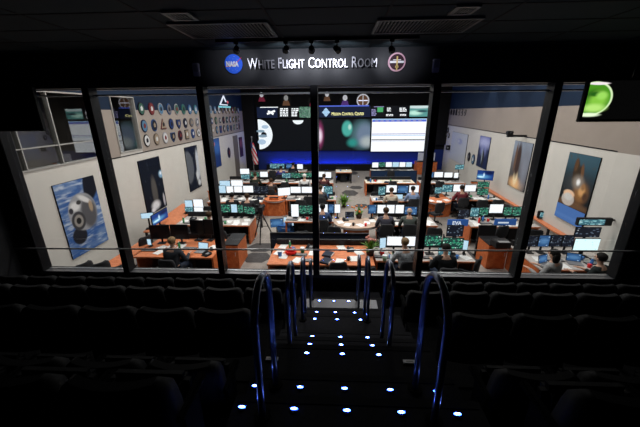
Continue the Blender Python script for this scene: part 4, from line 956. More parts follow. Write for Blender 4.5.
plan = {'a1': (6, 3, 2, 1, 2, 1), 'a2': (9, 2, 3, 2, 2, 2), 'a3': (14, 4, 3, 2, 2, 2), 'a5': (7, 4, 2, 2, 2, 1), 'b1': (10, 3, 3, 2, 2, 2), 'b2': (5, 2, 2, 2, 1, 2), 'b2r': (7, 3, 3, 1, 1, 2), 'b3': (8, 3, 3, 2, 2, 2),
        'c1': (8, 3, 3, 2, 2, 1), 'c2': (6, 3, 2, 1, 1, 1), 'c3': (6, 3, 2, 1, 1, 1), 'c4': (8, 3, 2, 2, 2, 1), 'd1': (4, 2, 0, 1, 0, 0), 'd2': (6, 3, 1, 1, 0, 1), 'd3': (7, 2, 2, 2, 3, 1), 'd4': (4, 2, 1, 0, 0, 0), 'e1': (3, 2, 0, 0, 0, 0), 'e2': (3, 3, 0, 0, 0, 0), 'e0': (2, 0, 1, 0, 0, 0)}
mugc = [white_p, redm, bluem, softblack, greenm]; mugn = ['white', 'red', 'blue', 'black', 'green']
for key, cnt in plan.items():
    lab, x0, x1, y0, y1, *_ = DK[key]; y1u = {'a1': 8.15, 'a2': 8.25, 'a3': 7.66, 'a5': 7.6, 'c4': 13.8, 'b2': 10.6, 'b2r': 10.6, 'c2': 13.42, 'c3': 13.45, 'b3': 10.55, 'e0': 20.8}.get(key, y0+.6)
    taken = [(a, b, .2) for a, b in LAP]
    def spot(wr):
        for _ in range(60):
            x = R.uniform(x0+.16, x1-.16); y = R.uniform(y0+.14, y1u)
            if all((x-a)**2+(y-b)**2 > (wr+c)**2 for a, b, c in taken): taken.append((x, y, wr)); return x, y
        return None
    for kind, n, wr in (('keyboard', cnt[1], .17), ('paper', cnt[0], .13), ('binder', cnt[4], .15), ('phone', cnt[3], .11), ('mug', cnt[2], .05), ('bottle', cnt[5], .04)):
        ps = [p for p in (spot(wr) for _ in range(n)) if p]; ps.sort()
        for k, (x, y) in enumerate(ps):
            only = len(ps) == 1
            mm = None; nm = {'keyboard': 'black keyboard', 'paper': 'white paper sheets', 'binder': 'navy binder', 'phone': 'black desk phone', 'mug': 'mug', 'bottle': 'blue drink bottle'}[kind]
            if kind == 'mug': q = R.randrange(5); mm = {'mug_body': mugc[q], 'mug_handle': mugc[q]}; nm = mugn[q]+' mug'
            if kind == 'bottle': q = R.choice([1, 2, 4]); mm = {'bottle_body': mugc[q]}; nm = mugn[q]+' drink bottle'
            item(kind, x, y, .7505, R.uniform(-.5, .5) if kind != 'keyboard' else R.uniform(-.12, .12), (f'{nm} on the {desc[key]}' if only else f'{nm}, {ORD[k]} from left on the {desc[key]}'), mm)
for k, (x, y, r_) in enumerate([(.25, 10.35, .3), (.5, 10.1, -.4), (.95, 10.05, .6), (1.2, 10.3, -.2), (1.42, 10.5, .2)]): item('paper', x, y, .7505, r_, f'white paper sheets, {ORD[k]} from left on the pale topped island table')
item('phone', .45, 10.55, .7505, .2, 'black desk phone on the pale topped island table')
item('mug', 1.12, 9.98, .7505, .9, 'red mug on the pale topped island table', {'mug_body': redm, 'mug_handle': redm}); item('mug', .7, 10.02, .7505, .3, 'black mug on the pale topped island table', {'mug_body': softblack, 'mug_handle': softblack})
for k, (x, y, r_) in enumerate([(4.3, 13.2, .3), (4.6, 13.05, -.4), (5.0, 13.3, .2)]): item('paper', x, y, .7505, r_, f'white paper sheets, {ORD[k]} from left on the right third row island table')
def laptop(x, y, rz, label, c):
    t = thing('laptop', label, 'laptop', (x, y, .7505), rz, 'open laptops on the consoles')
    m = MB(); m.box((0, 0, .009), (.33, .23, .016), 0, 0, .004); m.build('keyboard_half', grey_p, t)
    m = MB(); m.box((0, .135, .12), (.33, .012, .22), 0, 0, .003, -.2); m.build('lid', softblack, t)
    m = MB(); m.box((0, .127, .12), (.30, .003, .19), 0, 0, 0, -.2); m.build('screen', SC[c], t)
laptop(-3.75, 7.8, -.2, 'open laptop with pale screen right of the man in dark grey', 'pale blue page')
laptop(.62, 10.72, .1, 'open dark screened laptop on the pale topped island table', 'dark plot')
laptop(5.45, 7.25, .4, 'open laptop left of the person in pale grey', 'blue map')
laptop(6.2, 7.35, -.3, 'open laptop right of the person in pale grey', 'blue map')
laptop(-.35, 13.42, .2, 'open laptop with blue page in the third row by the mullion', 'blue map')
laptop(2.95, 13.3, 0, 'open laptop with pale page between the two third row people', 'pale blue page')
laptop(3.0, 7.6, -.2, 'open laptop beside the person in the black top', 'teal chart')
for k, (x, y, r_) in enumerate([(2.45, 6.3, .3), (2.8, 6.25, -.4), (3.3, 6.3, .8), (3.75, 6.27, .1), (4.2, 6.3, -.3)]): item('paper', x, y, .952, r_, f'white paper sheets, {ORD[k]} from left on the white covered counter')
for k, (x, y, r_) in enumerate([(-4.3, 6.3, .3), (-3.45, 6.3, -.5), (-3.0, 6.28, .6)]): item('paper', x, y, .952, r_, f'white paper sheets, {ORD[k]} from left on the black counter under the glass')
def single(name, label, cat, px, py, z, build):
    p = onz(px, py, z); t = thing(name, label, cat, (p.x, p.y, z)); build(t); return t
def b_(name, m_, *boxes):
    def f(t):
        m = MB()
        for c, d in boxes: m.box(c, d, 0, 0, .012)
        m.build(name, m_, t)
    return f
def bag(t):
    m = MB(); m.box((0, 0, .07), (.30, .18, .13), 0, 0, .04); m.build('bag_body', redm, t); m = MB(); m.tube([(-.08, 0, .13), (-.06, 0, .18), (.06, 0, .18), (.08, 0, .13)], .01, 8); m.build('bag_handle', redm, t)
single('lunch_bag', 'red soft bag on the nearest centre cherry desk', 'bag', 291, 254.5, .751, bag)
def cupf(mm):
    def f(t): m = MB(); m.cyl((0, 0, 0), (0, 0, .14), .05, .06); m.build('cup_body', mm, t); m = MB(); m.cyl((0, 0, .14), (0, 0, .155), .063); m.build('cup_lid', white_p, t)
    return f
single('travel_cup', 'blue travel cup left of the red bag', 'cup', 280, 256, .751, cupf(bluem))
single('travel_cup', 'green travel cup right of the red bag', 'cup', 302.5, 252.5, .751, cupf(greenm))
single('travel_cup', 'red tumbler at the left end of the papered desk', 'cup', 382, 255.5, .751, cupf(redm))
single('travel_cup', 'pale green tumbler in front of the red tumbler', 'cup', 384.5, 260.5, .751, cupf(mat('pale_green', (.3, .5, .35), .5)))
def printer(t):
    m = MB(); m.box((0, 0, .1), (.42, .36, .2), 0, 0, .02); m.build('printer_body', softblack, t); m = MB(); m.box((0, -.14, .205), (.3, .12, .012)); m.build('paper_tray', grey_p, t)
single('printer', 'black printer on the nearest right cherry cabinet', 'printer', 500, 246.5, .785, printer)
# equipment cases
def case(x, y, z, w_, d_, h, rz, label, mm):
    t = thing('equipment_case', label, 'case', (x, y, z), rz, 'blue equipment cases'); m = MB(); m.box((0, 0, h*.36), (w_, d_, h*.7), 0, 0, .015); m.build('case_body', mm, t)
    m = MB(); m.box((0, 0, h*.86), (w_, d_, h*.26), 0, 0, .015); m.build('case_lid', mm, t); m = MB(); m.tube([(-.07, -d_/2, h*.5), (-.06, -d_/2-.03, h*.5), (.06, -d_/2-.03, h*.5), (.07, -d_/2, h*.5)], .009, 8); m.build('case_handle', alu, t)
p = onz(287, 240, 0); case(p.x-.05, p.y+.25, 0, .6, .42, .34, .1, 'dark blue equipment case on the floor behind the black panel', bluecloth)
case(p.x-.1, p.y+.25, .342, .5, .36, .2, -.1, 'smaller blue case stacked on the dark blue case', bluem)
case(p.x+.62, p.y+.4, 0, .5, .4, .5, .2, 'tall black equipment case right of the blue cases', softblack)
def board(label, x0, y0, x1, y1, Y, c, rz):
    monitor(x0, y0, x1, y1, Y, c, label, 'low blue display boards', desk=0.0, rz=rz, name='display_board', cat='display')
board('tilted blue and white display board left of the portrait monitor', 270.5, 218.5, 283, 227, 10.6, 'blue map', .25)
board('pale display board beside the tilted blue one', 283.5, 217, 294, 225.5, 10.9, 'pale blue page', -.1)
# broadcast camera on its tripod
p = onz(263, 240, 0)
t = thing('broadcast_camera', 'black broadcast camera on a tripod in the left aisle', 'camera', (p.x, p.y, 0))
for k in range(3):
    a = k*2*PI/3+.5; m = MB(); m.cyl((math.cos(a)*.42, math.sin(a)*.42, .02), (math.cos(a)*.05, math.sin(a)*.05, .98), .02, .026, 10); m.sph((math.cos(a)*.42, math.sin(a)*.42, .03), .03); m.build('leg', softblack, t)
m = MB(); m.cyl((0, 0, .5), (0, 0, 1.05), .03); m.sph((0, 0, 1.06), .07); m.build('centre_column', softblack, t)
for a in (0, 1, 2): 
    a = a*2*PI/3+.5; m = MB(); m.cyl((0, 0, .55), (math.cos(a)*.24, math.sin(a)*.24, .5), .01); m.build('spreader', softblack, t)
m = MB(); m.box((0, .05, 1.2), (.16, .42, .2), 0, 0, .02); m.build('camera_body', softblack, t)
m = MB(); m.cyl((0, .26, 1.2), (0, .42, 1.2), .06, .075); m.build('lens', black, t)
m = MB(); m.box((-.1, -.1, 1.36), (.12, .1, .09), 0, 0, .01); m.cyl((0, 0, 1.3), (-.08, -.08, 1.34), .012); m.build('viewfinder', softblack, t)
m = MB(); m.tube([(.05, -.1, 1.08), (.2, -.45, .95)], .012, 8); m.build('pan_handle', softblack, t)
# potted plants
def plant(name, x, y, z, h, label, n=46, flower=None, spread=.3):
    t = thing(name, label, 'plant', (x, y, z)); m = MB(); m.cyl((0, 0, 0), (0, 0, .16), .09, .12, 20); m.build('pot', potm, t); m = MB()
    RR = random.Random(int(x*100))
    for k in range(n):
        a = RR.uniform(0, 2*PI); e = RR.uniform(.15, 1.3); L_ = h*RR.uniform(.6, 1); d = Vector((math.cos(a)*math.sin(e), math.sin(a)*math.sin(e), math.cos(e)))
        p0 = Vector((0, 0, .15)); p1 = p0+d*L_*.6; p2 = p1+(d+Vector((0, 0, -.7*math.sin(e)))).normalized()*L_*.45; sd = Vector((-math.sin(a), math.cos(a), 0))*.028
        m.poly([p0-sd*.3, p0+sd*.3, p1+sd, p1-sd]); m.poly([p1-sd, p1+sd, p2])
    m.build('leaves', leafm, t)
    if flower:
        m = MB()
        for k in range(9): a = RR.uniform(0, 2*PI); r_ = RR.uniform(.05, spread); m.sph((math.cos(a)*r_, math.sin(a)*r_, h*.75+.16+RR.uniform(-.1, .12)), .035, 0, 8)
        m.build('flowers', flower, t)
    return t
p = onz(344, 207, .0); plant('potted_plant', p.x, p.y, 0, .62, 'bushy green potted plant on the floor of the centre aisle', 70)
p = onz(359, 219, .75); plant('flower_arrangement', p.x, p.y+.1, .751, .3, 'orange flower arrangement on the second row island table', 40, mat('orange_petal', (.85, .25, .06), .6))
p = onz(370, 255, .75); plant('dried_arrangement', p.x, p.y, .751, .38, 'spiky dried arrangement on the nearest centre desk by the papers', 40, mat('pink_petal', (.7, .3, .25), .6), .15)
def boxset(label, px, py, z, w_, h, m_):
    def f(t): m = MB(); m.box((0, 0, h/2), (w_, .18, h), 0, 0, .01); m.build('box_body', m_, t); m = MB(); m.box((0, 0, h+.006), (w_*1.02, .185, .012)); m.build('box_lid', softblack, t)
    single('storage_box', label, 'box', px, py, z, f)
boxset('small black box on the right wall counter', 508, 197, .755, .2, .24, softblack)
boxset('small cherry box on the third row island table right of tripod', 274, 199.5, .755, .4, .1, woodm)
boxset('orange box at the far end of the right wall counter', 474, 183.5, .755, .3, .1, woodm)
t = thing('small_screen_unit', 'small lit unit on the right wall counter below the poster edge', 'display', tuple(onz(540.5, 219, .751))); m = MB(); m.box((0, 0, .17), (.26, .12, .28), 0, 0, .02); m.build('unit_body', softblack, t); m = MB(); m.box((0, -.063, .18), (.18, .005, .18)); m.build('unit_screen', SC['teal chart'], t)
# ================================================================== VIEWING ROOM
VX0, VX1 = -6.35, 5.75; VC = 5.47; WZ0, WZ1 = 1.38, 4.92
WX0, WX1 = -6.08, 5.48; FY = 5.5
darkwall = mat('dark_viewing_wall', (.035, .036, .04), .42, noise=.1, nscale=5)
fcarpet = mat('dark_viewing_carpet', (.004, .004, .0045), .95, spec=.03, noise=.3, nscale=40)
m = MB()
m.b2(VX0-.2, VX1+1.7, FY, FY+.2, 0, WZ0-.001); m.b2(-7.3, VX1+1.7, FY, FY+.2, WZ1, CT)
m.b2(-7.3, WX0, FY, FY+.2, 0, WZ1); m.b2(WX1, 7.3, FY, FY+.2, 0, WZ1)
struct('wall_front', m, darkwall)
m = MB(); m.b2(VX0-.2, VX0, -2.2, FY-.001, 0, VC); struct('wall_left', m, darkwall)
m = MB(); m.b2(VX1, VX1+.2, -2.2, FY-.001, 0, VC); struct('wall_right', m, darkwall)
m = MB(); m.b2(VX0-.2, VX1+.2, -2.4, -2.2, 0, VC); struct('wall_rear', m, darkwall)
# ceiling with tile lines
ctile = mat('dark_ceiling_tile', (.03, .045, .052), .8); cline = mat('ceiling_grid', (.02, .022, .025), .7)
m = MB(); m.b2(VX0-.2, VX1+.2, -2.4, FY, VC, VC+.15)
for k in range(9): x = -5.7+k*1.25; m.b2(x-.012, x+.012, -2.2, FY, VC-.006, VC-.001, 1)
for k in range(12): y = -1.4+k*.61; m.b2(VX0, VX1, y-.012, y+.012, VC-.006, VC-.001, 1)
struct('ceiling', m, [ctile, cline])
# window frame: posts, sill and head
posts = [-6.08, -4.22, -2.24, -.33, 1.67, 3.57, 5.48]
n = 0
for k, X in enumerate(posts):
    m = MB(); w_ = .06 if 0 < k < 6 else .09
    m.b2(X-w_, X+w_, FY-.09, FY+.13, WZ0+.03, WZ1-.001, 0, .008); struct('trim_%d' % (k+10), m, frame_m)
m = MB(); m.b2(WX0-.02, WX1+.02, FY-.05, FY+.09, WZ0-.05, WZ0+.02, 0); m.b2(WX0, WX1, FY+.065, FY+.09, WZ0+.021, WZ0+.035, 1)
struct('trim_20', m, [mat('grey_sill', (.14, .14, .15), .35, .3), alu])
m = MB(); m.b2(WX0, WX1, FY+.06, FY+.14, WZ1-.125, WZ1-.10, 0); m.b2(WX0, WX1, FY+.21, FY+.27, WZ1-.02, WZ1+.01, 0)
struct('trim_21', m, alu)
for k in range(6):
    m = MB(); m.b2(posts[k]+.061 if k else posts[k]+.091, posts[k+1]-.061 if k < 5 else posts[k+1]-.091, FY+.045, FY+.055, WZ0+.031, WZ1-.101); struct('window_%d' % (k+1), m, glass)
# guard bar in front of the glass
t = thing('guard_bar', 'thin dark metal guard bar crossing in front of the glass', 'rail', (0, FY-.2, 0))
m = MB(); m.cyl((-6.3, 0, 1.98), (5.7, 0, 2.06), .016); m.build('bar', mat('bar_metal', (.6, .6, .62), .3, .6), t)
for X in posts[1:6]: m = MB(); z = 1.98+.08*(X+6.3)/12; m.cyl((X, .0, z), (X, .098, z), .012); m.build('bracket', frame_m, t)

# ---- sign above the glass
SY = FY
metal_l = mat('brushed_letters', (.42, .42, .46), .38, .85)
xa, xb = ony(248.5, 63, SY).x, ony(379.5, 63, SY).x; zc = ony(314, 68.3, SY).z
t = thing('lettering_sign', 'brushed metal lettering reading White Flight Control Room above the glass', 'sign', ((xa+xb)/2, SY, zc))
text_obj('WHITE FLIGHT CONTROL ROOM', .185, metal_l, t, (0, -.045, 0), width=xb-xa, ext=.02, name='lettering', capscale=1.22)
# round blue emblem with NASA lettering
c = ony(234, 64.3, SY); r_ = .145
t = thing('round_emblem', 'round blue agency emblem with white NASA letters left of the sign', 'emblem', (c.x, SY, c.z))
m = MB(); m.cyl((0, -.03, 0), (0, -.002, 0), r_, n=48); m.build('blue_disc', mat('emblem_blue_paint', (.04, .16, .95), .4), t)
text_obj('NASA', .105, mat('emblem_white_paint', (.85, .85, .88), .4), t, (0, -.035, -.036), width=.235, ext=.003, name='emblem_lettering', capscale=1.0, font_off=.006)
m = MB(); sw = []
for k in range(13): u = k/12; sw.append(Vector((-.13+.27*u, -.033, -.035+.13*u-.10*math.sin(u*PI)*.4)))
for a, b_2 in zip(sw, sw[1:]):
    wv = Vector((0, 0, .006)); m.poly([a-wv, b_2-wv, b_2+wv, a+wv])
m.build('red_chevron', mat('emblem_red_paint', (.75, .05, .08), .4), t)
m = MB()
for (x, z) in [(-.05, .09), (.02, .11), (.07, .07), (-.02, -.09), (.05, -.10), (-.07, -.07), (.0, .075), (.03, -.075)]: m.poly([(x-.004, -.033, z), (x, -.033, z-.005), (x+.004, -.033, z), (x, -.033, z+.005)])
m.build('stars', mat('emblem_white_paint', (.85, .85, .88), .4), t)
c = ony(396.5, 62.3, SY); r_ = .138
t = thing('round_emblem', 'round ringed emblem with white and gold cross right of the sign', 'emblem', (c.x, SY, c.z))
m = MB(); m.cyl((0, -.03, 0), (0, -.002, 0), r_, n=48); m.build('outer_ring', mat('ring_pink', (.75, .45, .55), .4), t)
m = MB(); m.cyl((0, -.036, 0), (0, -.031, 0), r_*.84, n=48); m.build('dark_field', mat('field_dark', (.05, .02, .03), .5), t)
m = MB(); m.box((0, -.040, 0), (r_*1.6, .006, .03)); m.box((0, -.040, .03), (r_*.9, .006, .012)); m.build('white_bar', mat('emblem_white_paint', (.85, .85, .88), .4), t)
m = MB(); m.box((0, -.046, -.02), (.022, .006, r_*1.45)); m.box((0, -.046, -.07), (.05, .006, .03)); m.build('gold_column', mat('gold_paint', (.75, .55, .2), .4), t)
for s, (px, py) in (('left', (197, 70)), ('right', (435.5, 66))):
    c = ony(px, py, SY); t = thing('loudspeaker', f'small grey rectangular wall speaker {s} of the sign', 'speaker', (c.x, SY, c.z), 0, 'small wall speakers')
    m = MB(); m.b2(-.055, .055, -.05, -.001, -.10, .10, 0, .01); m.build('speaker_box', mat('speaker_grey', (.7, .66, .8), .5), t); m = MB(); m.b2(-.04, .04, -.055, -.051, -.03, .08); m.build('grille', mat('speaker_grille', (.4, .38, .48), .6), t)
# ---- track and five spot heads
TY = 4.75
a = ony(236, 45, TY); 
t = thing('light_track', 'black ceiling light track above the sign', 'light track', (-.3, TY, VC)); m = MB(); m.b2(-1.35, 1.45, -.02, .02, -.04, -.001); m.build('track', black, t)
heads = [236.5, 286, 311.5, 337, 391.5]; aims = [(236, 61), (281, 63), (313, 63.5), (352, 62.5), (396, 57)]; pw = [14, 27, 32, 27, 17]
for k, px in enumerate(heads):
    c = ony(px, 49.5, TY); tg = ony(*aims[k], SY)
    t = thing('track_spotlight', f'small black track spotlight, {ORD[k]} from the left over the sign', 'spotlight', (c.x, TY, VC-.041), 0, 'track spotlights over the sign')
    hz = c.z-(VC-.041); d = (tg-Vector((c.x, TY, c.z))).normalized()
    m = MB(); m.cyl((0, 0, 0), (0, 0, hz+.02), .008); m.b2(-.03, .03, -.02, .02, -.03, 0); m.build('stem', black, t)
    m = MB(); m.cyl(Vector((0, 0, hz))-d*.06, Vector((0, 0, hz))+d*.05, .038, .048, 20, cap=False); m.sph(Vector((0, 0, hz))-d*.06, .038); m.build('lamp_head', black, t)
    ld = bpy.data.lights.new('spot', 'SPOT'); ld.energy = pw[k]; ld.spot_size = math.radians([75, 85, 85, 85, 75][k]); ld.spot_blend = 1.0; ld.shadow_soft_size = .02; ld.color = (.88, .90, 1)
    lo = bpy.data.objects.new('sign_spot', ld); COL.objects.link(lo); lo.location = Vector((c.x, TY, c.z))+d*.052; lo.rotation_euler = d.to_track_quat('-Z', 'Y').to_euler()
# ---- ceiling vents
def vent(corners_px, label, slats=12):
    P = [onz(x, y, VC) for x, y in corners_px]; x0 = (P[0].x+P[3].x)/2; x1 = (P[1].x+P[2].x)/2; y0 = min(P[0].y, P[1].y); y1 = max(P[2].y, P[3].y)
    t = thing('ceiling_vent', label, 'vent', ((x0+x1)/2, (y0+y1)/2, VC-.007), 0, 'ceiling vents'); hw, hd = abs(x1-x0)/2, abs(y1-y0)/2
    m = MB(); e = .035
    m.b2(-hw, hw, -hd, -hd+e, -.02, 0); m.b2(-hw, hw, hd-e, hd, -.02, 0); m.b2(-hw, -hw+e, -hd+e, hd-e, -.02, 0); m.b2(hw-e, hw, -hd+e, hd-e, -.02, 0); m.build('frame', mat('vent_metal', (.14, .145, .15), .4, .4), t)
    m = MB()
    for k in range(slats): x = -hw+e+(k+.5)*(2*hw-2*e)/slats; m.box((x, 0, -.01), (.012, 2*hd-2*e, .012))
    m.build('slats', mat('vent_metal', (.14, .145, .15), .4, .4), t)
vent([(168, 22), (272, 22), (275, 35), (190, 36)], 'slatted ceiling vent left of the light track', 26)
vent([(376, 18), (474, 18), (470, 30), (373, 31)], 'slatted ceiling vent right of the light track', 26)
vent([(163, 10), (187, 10), (200, 18), (170, 18)], 'small square ceiling vent at upper left', 6)
vent([(455, 4), (477, 4), (475, 12), (450, 12)], 'small square ceiling vent at upper right', 6)
# ---- hanging televisions
def tv(label, xa_, xb_, zt, zb, Y, scr, rz=0):
    t = thing('television', label, 'television', ((xa_+xb_)/2, Y, (zt+zb)/2), rz, 'televisions in front of the glass'); hw, hh = (xb_-xa_)/2, (zt-zb)/2
    m = MB(); m.b2(-hw, hw, -.03, .05, -hh, hh, 0, .01); m.build('casing', black, t)
    m = MB(); m.b2(-hw+.03, hw-.03, -.034, -.031, -hh+.04, hh-.03); m.build('screen', scr, t)
    m = MB(); m.cyl((0, .02, hh), (0, .02, VC-(zt+zb)/2-.002), .025); m.build('ceiling_mount', black, t)
TVY = 5.15
l1, l2 = ony(45, 131, TVY), ony(8, 133, TVY); ztop = ony(31, 89, TVY).z
tv('switched off black television hanging at the upper left corner', l1.x-1.35, l1.x, ztop+.03, l1.z, TVY, mat('tv_off', (.004, .004, .005), .15))
r1 = ony(577.5, 122, TVY); ztop = ony(590, 81, TVY).z
gs = picture('green_planet_screen', (.002, .002, .002), [(.07, .54, .215, .44, (.75, .95, .55), .03), (.07, .54, .195, .40, (.07, .30, .015), .05), (.08, .62, .10, .14, (.02, .09, .01), .6), (.18, .45, .05, .12, (.03, .14, .01), .6), (.13, .50, .10, .22, (.25, .6, .06), .5), (.10, .30, .12, .10, (.5, .85, .2), .6), (.09, .66, .08, .06, (.02, .12, .01), .5), (.16, .62, .06, .1, (.35, .75, .12), .5), (.06, .12, .12, .05, (.85, 1, .7), .4), (.10, .93, .11, .035, (.95, .85, .88), .3)], es=1.0)
tv('television with a glowing green planet hanging at the upper right corner', r1.x, r1.x+1.35, ztop+.03, r1.z, TVY, gs)

# ---- stepped floor and aisle stairs
AX0, AX1 = -.62, .92; AC = .09
steps = [(-2.2, 1.50, 2.76), (1.50, 1.85, 2.58), (1.85, 2.37, 2.40), (2.37, 2.70, 2.21), (2.70, 3.03, 2.03), (3.03, 3.57, 1.86), (3.57, 4.05, 1.62), (4.05, 4.62, 1.45), (4.62, 5.37, 1.27)]
steps[-2] = (4.05, 4.86, 1.27); steps[-1] = (4.86, 5.38, 1.10)
m = MB()
for (a, b, z) in steps: m.b2(AX0, AX1, a, b, z-.6 if z > 1.2 else 0, z)
struct('floor', m, mat('step_carpet', (.010, .010, .013), .9, spec=.1, noise=.3, nscale=40))
m = MB()
for (a, b, z) in steps[:-1]: m.b2(AX0+.02, AX1-.02, b-.05, b+.006, z-.03, z+.003)
struct('trim_30', m, mat('step_nosing', (.012, .012, .014), .9, spec=.05))
m = MB(); m.b2(AX0+.14, AX1-.14, 4.1, 4.80, 1.271, 1.276); struct('trim_31', m, mat('metal_landing', (.10, .10, .11), .45, .5))
rowsY = [(.85, 1.45, 2.62), (1.45, 2.05, 2.12), (2.05, 3.25, 2.0), (3.25, 4.35, 1.45), (4.35, 5.38, .9)]
m = MB()
for X0, X1 in ((VX0, AX0-.001), (AX1+.001, VX1)):
    for (a, b, z) in rowsY: m.b2(X0, X1, a, b, 0, z)
    m.b2(X0, X1, -2.2, .85, 0, 2.76)
struct('floor', m, fcarpet)
# ---- step lights
ledm = mat('step_led', (.8, .9, 1), .3, emit=(.03, .10, 1.0), es=30); ledc = mat('step_led_core', (.9, .95, 1), .3, emit=(.35, .5, 1.0), es=60)
rowsL = [(1.41, 2.762, [-.56, -.235, .09, .42, .755]), (1.73, 2.582, [-.57, -.235, .09, .42, .75]), (2.26, 2.402, [-.235, .09, .42]), (2.59, 2.212, [-.235, .09, .41]), (2.92, 2.032, [-.235, .09, .40]), (3.46, 1.862, [-.24, .06, .37]), (3.94, 1.622, [-.24, .04, .33]), (4.74, 1.278, [-.24, .02, .28])]
led0 = None
for k, (y, z, xs) in enumerate(rowsL):
    for j, x in enumerate(xs):
        lab = f'bright blue white step light, {ORD[j]} from left on the {ORD[k]} step from the camera'
        if led0 is None:
            led0 = thing('step_light', lab, 'step light', (x, y, z), 0, 'round step lights on the aisle stairs')
            m = MB(); m.cyl((0, 0, 0), (0, 0, .003), .024, n=20); m.build('bezel', frame_m, led0)
            m = MB(); m.cyl((0, 0, .003), (0, 0, .006), .022, n=20); [setattr(v.co, 'y', v.co.y*.38) for v in m.bm.verts]; m.build('lens', ledm, led0); m = MB(); m.cyl((0, 0, .006), (0, 0, .007), .012, n=16); [setattr(v.co, 'y', v.co.y*.36) for v in m.bm.verts]; m.build('glowing_core', ledc, led0)
        else: dup(led0, (x, y, z), 0, lab)
for i, (px, py, Y, side) in enumerate([(200, 397, 1.15, 'left'), (203, 386, 1.3, 'left'), (493, 393, 1.2, 'right'), (502, 404, 1.1, 'right')]):
    p = ony(px, py, Y); dup(led0, (p.x, p.y, 2.63 if Y < 1.45 else 2.1), 0, f'dim blue light at seat foot {side} of the aisle, {["upper", "lower"][(i+ (1 if i<2 else 0)) % 2]} one')
for px, py, s in ((272, 358.5, 'left'), (409.5, 361.5, 'right')):
    p = onz(px, py, 2.41); t = thing('row_marker', f'small pale row marker plate on the step at the {s} rail', 'marker', (p.x, p.y, 2.401), 0, 'row marker plates')
    m = MB(); m.b2(-.055, .055, -.02, .02, 0, .012, 0, .002); m.build('plate', white_p, t); m = MB(); m.b2(-.03, .03, -.004, .004, .0121, .013); m.build('plate_engraving', grey_p, t)
# ---- inverted U handrails
def rail(label, X, ynear, znear, yfar, zfar, ztop, r_=.021):
    t = thing('handrail', label, 'handrail', (X, (ynear+yfar)/2, 0), 0, 'looped metal handrails along the aisle'); cy = (ynear+yfar)/2; hw = (yfar-ynear)/2
    pts = [(0, -hw, znear+.012)]
    for k in range(4): pts.append((0, -hw, znear+(ztop-hw-znear)*(k+1)/4))
    for k in range(1, 16): a = PI*k/16; pts.append((0, -math.cos(a)*hw, ztop-hw+math.sin(a)*hw))
    for k in range(5): pts.append((0, hw, ztop-hw-(ztop-hw-zfar-.012)*k/4))
    m = MB(); m.tube(pts, r_, 14); m.build('rail_tube', railm, t)
    for y, z in ((-hw, znear), (hw, zfar)): m = MB(); m.cyl((0, y, z+.001), (0, y, z+.012), .05, n=20); m.build('floor_flange', seatplastic, t)
def ztop_for(px, py, Y): return ony(px, py, Y).z
rail('nearest and largest looped handrail on the left of the aisle', -.42, 1.36, 2.76, 1.75, 2.58, ztop_for(263, 275, 1.6))
rail('nearest and largest looped handrail on the right of the aisle', .60, 1.36, 2.76, 1.75, 2.58, ztop_for(430, 275, 1.6))
rail('second looped handrail from the camera on the left', -.42, 2.45, 2.21, 2.85, 2.03, ztop_for(294, 265, 2.65))
rail('second looped handrail from the camera on the right', .55, 2.45, 2.21, 2.85, 2.03, ztop_for(388, 264, 2.65))
rail('third looped handrail from the camera on the left', -.40, 3.45, 1.86, 3.8, 1.62, ztop_for(303, 258, 3.65))
rail('third looped handrail from the camera on the right', .46, 3.45, 1.86, 3.8, 1.62, ztop_for(367, 258, 3.65))
rail('farthest looped handrail from the camera on the left', -.38, 4.5, 1.27, 4.8, 1.27, ztop_for(310, 260, 4.65))
rail('farthest looped handrail from the camera on the right', .44, 4.5, 1.27, 4.8, 1.27, ztop_for(359, 256.5, 4.65))

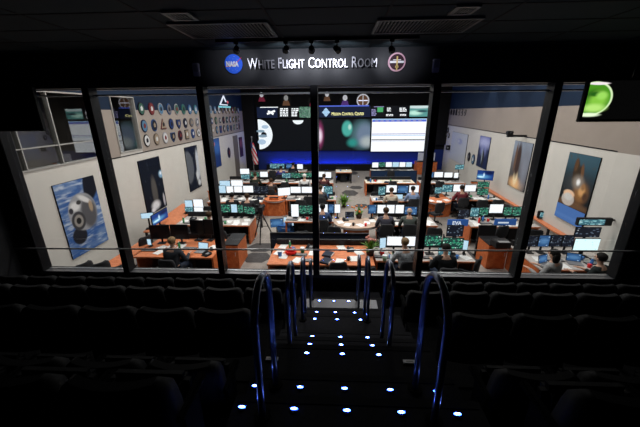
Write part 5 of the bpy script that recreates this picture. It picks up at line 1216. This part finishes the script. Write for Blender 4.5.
# ---- theatre seats
def make_seat():
    t = thing('theatre_seat', 'theatre seat template', 'seat', group='dark theatre seats')
    m = MB(); bm = m.bm; W = .245; prof = []
    # rounded back outline, curved across its width
    ring_z = [(.30, .92), (.40, .98), (.60, 1.0), (.74, 1.0), (.80, .97), (.835, .90), (.85, .78)]
    rings = []
    for z, ws in ring_z:
        ring = []; lean = -(z-.3)*.18
        th = .055 if z < .8 else .055*(1-(z-.8)/.05*.55)
        for s in (-1, 1):
            for k in range(9): u = (k/4-1)*s; ring.append(bm.verts.new((u*W*ws, lean+.04*u*u+(-th if s < 0 else th), z)))
        rings.append(ring)
    for a, b in zip(rings, rings[1:]):
        for k in range(18): f = bm.faces.new([a[k], b[k], b[(k+1) % 18], a[(k+1) % 18]]); f.smooth = True
    bm.faces.new(rings[0]); bm.faces.new(rings[-1][::-1]); bmesh.ops.recalc_face_normals(bm, faces=bm.faces)
    m.build('backrest', seatfab, t)
    m = MB(); m.box((0, .15, .46), (.44, .10, .40), 0, 0, .035, -.12); m.build('seat_pan', seatfab, t)
    for s in (-1, 1):
        m = MB(); m.box((s*.252, .10, .585), (.05, .30, .04), 0, 0, .014); m.build('armrest', seatplastic, t)
    m = MB(); m.box((-.252, .07, .285), (.028, .16, .565)); m.box((.252, .07, .285), (.028, .16, .565)); m.box((0, .03, .012), (.48, .16, .02)); m.build('seat_frame', seatplastic, t)
    return t
seat0 = make_seat(); first = True; del LABELS['theatre seat template']
names = ['row nearest the camera', 'second row from the camera', 'third row from the camera', 'fourth row from the camera', 'front row by the glass']
seats = [(1.10, 2.62, -1), (1.62, 2.12, 1), (2.35, 2.0, -1), (3.55, 1.45, 1), (4.70, .9, -1)]
tops = [3.36, 2.95, 2.84, 2.30, 1.76]
SP = .535
for k, ((y, z, par), tp) in enumerate(zip(seats, tops)):
    for side in ('left', 'right'):
        xin = (-.99 if side == 'left' else 1.29) - (0 if k not in (1, 3) else 0)
        if k in (3, 4): xin = -.93 if side == 'left' else 1.22
        if side == 'left': xs = [xin-SP*i for i in range(12) if xin-SP*i > VX0+.28]
        else: xs = [xin+SP*i for i in range(12) if xin+SP*i < VX1-.28]
        lim = [3, 4, 6, 9, 12][k]; xs = xs[:lim]
        for i, x in enumerate(xs):
            lab = f'dark theatre seat, {ORD[i]} {side} of the aisle in the {names[k]}'
            if first: seat0.location = (x, y, tp-.85); tag(seat0, lab, 'seat', 'dark theatre seats'); first = False
            else: dup(seat0, (x, y, tp-.85), 0, lab)
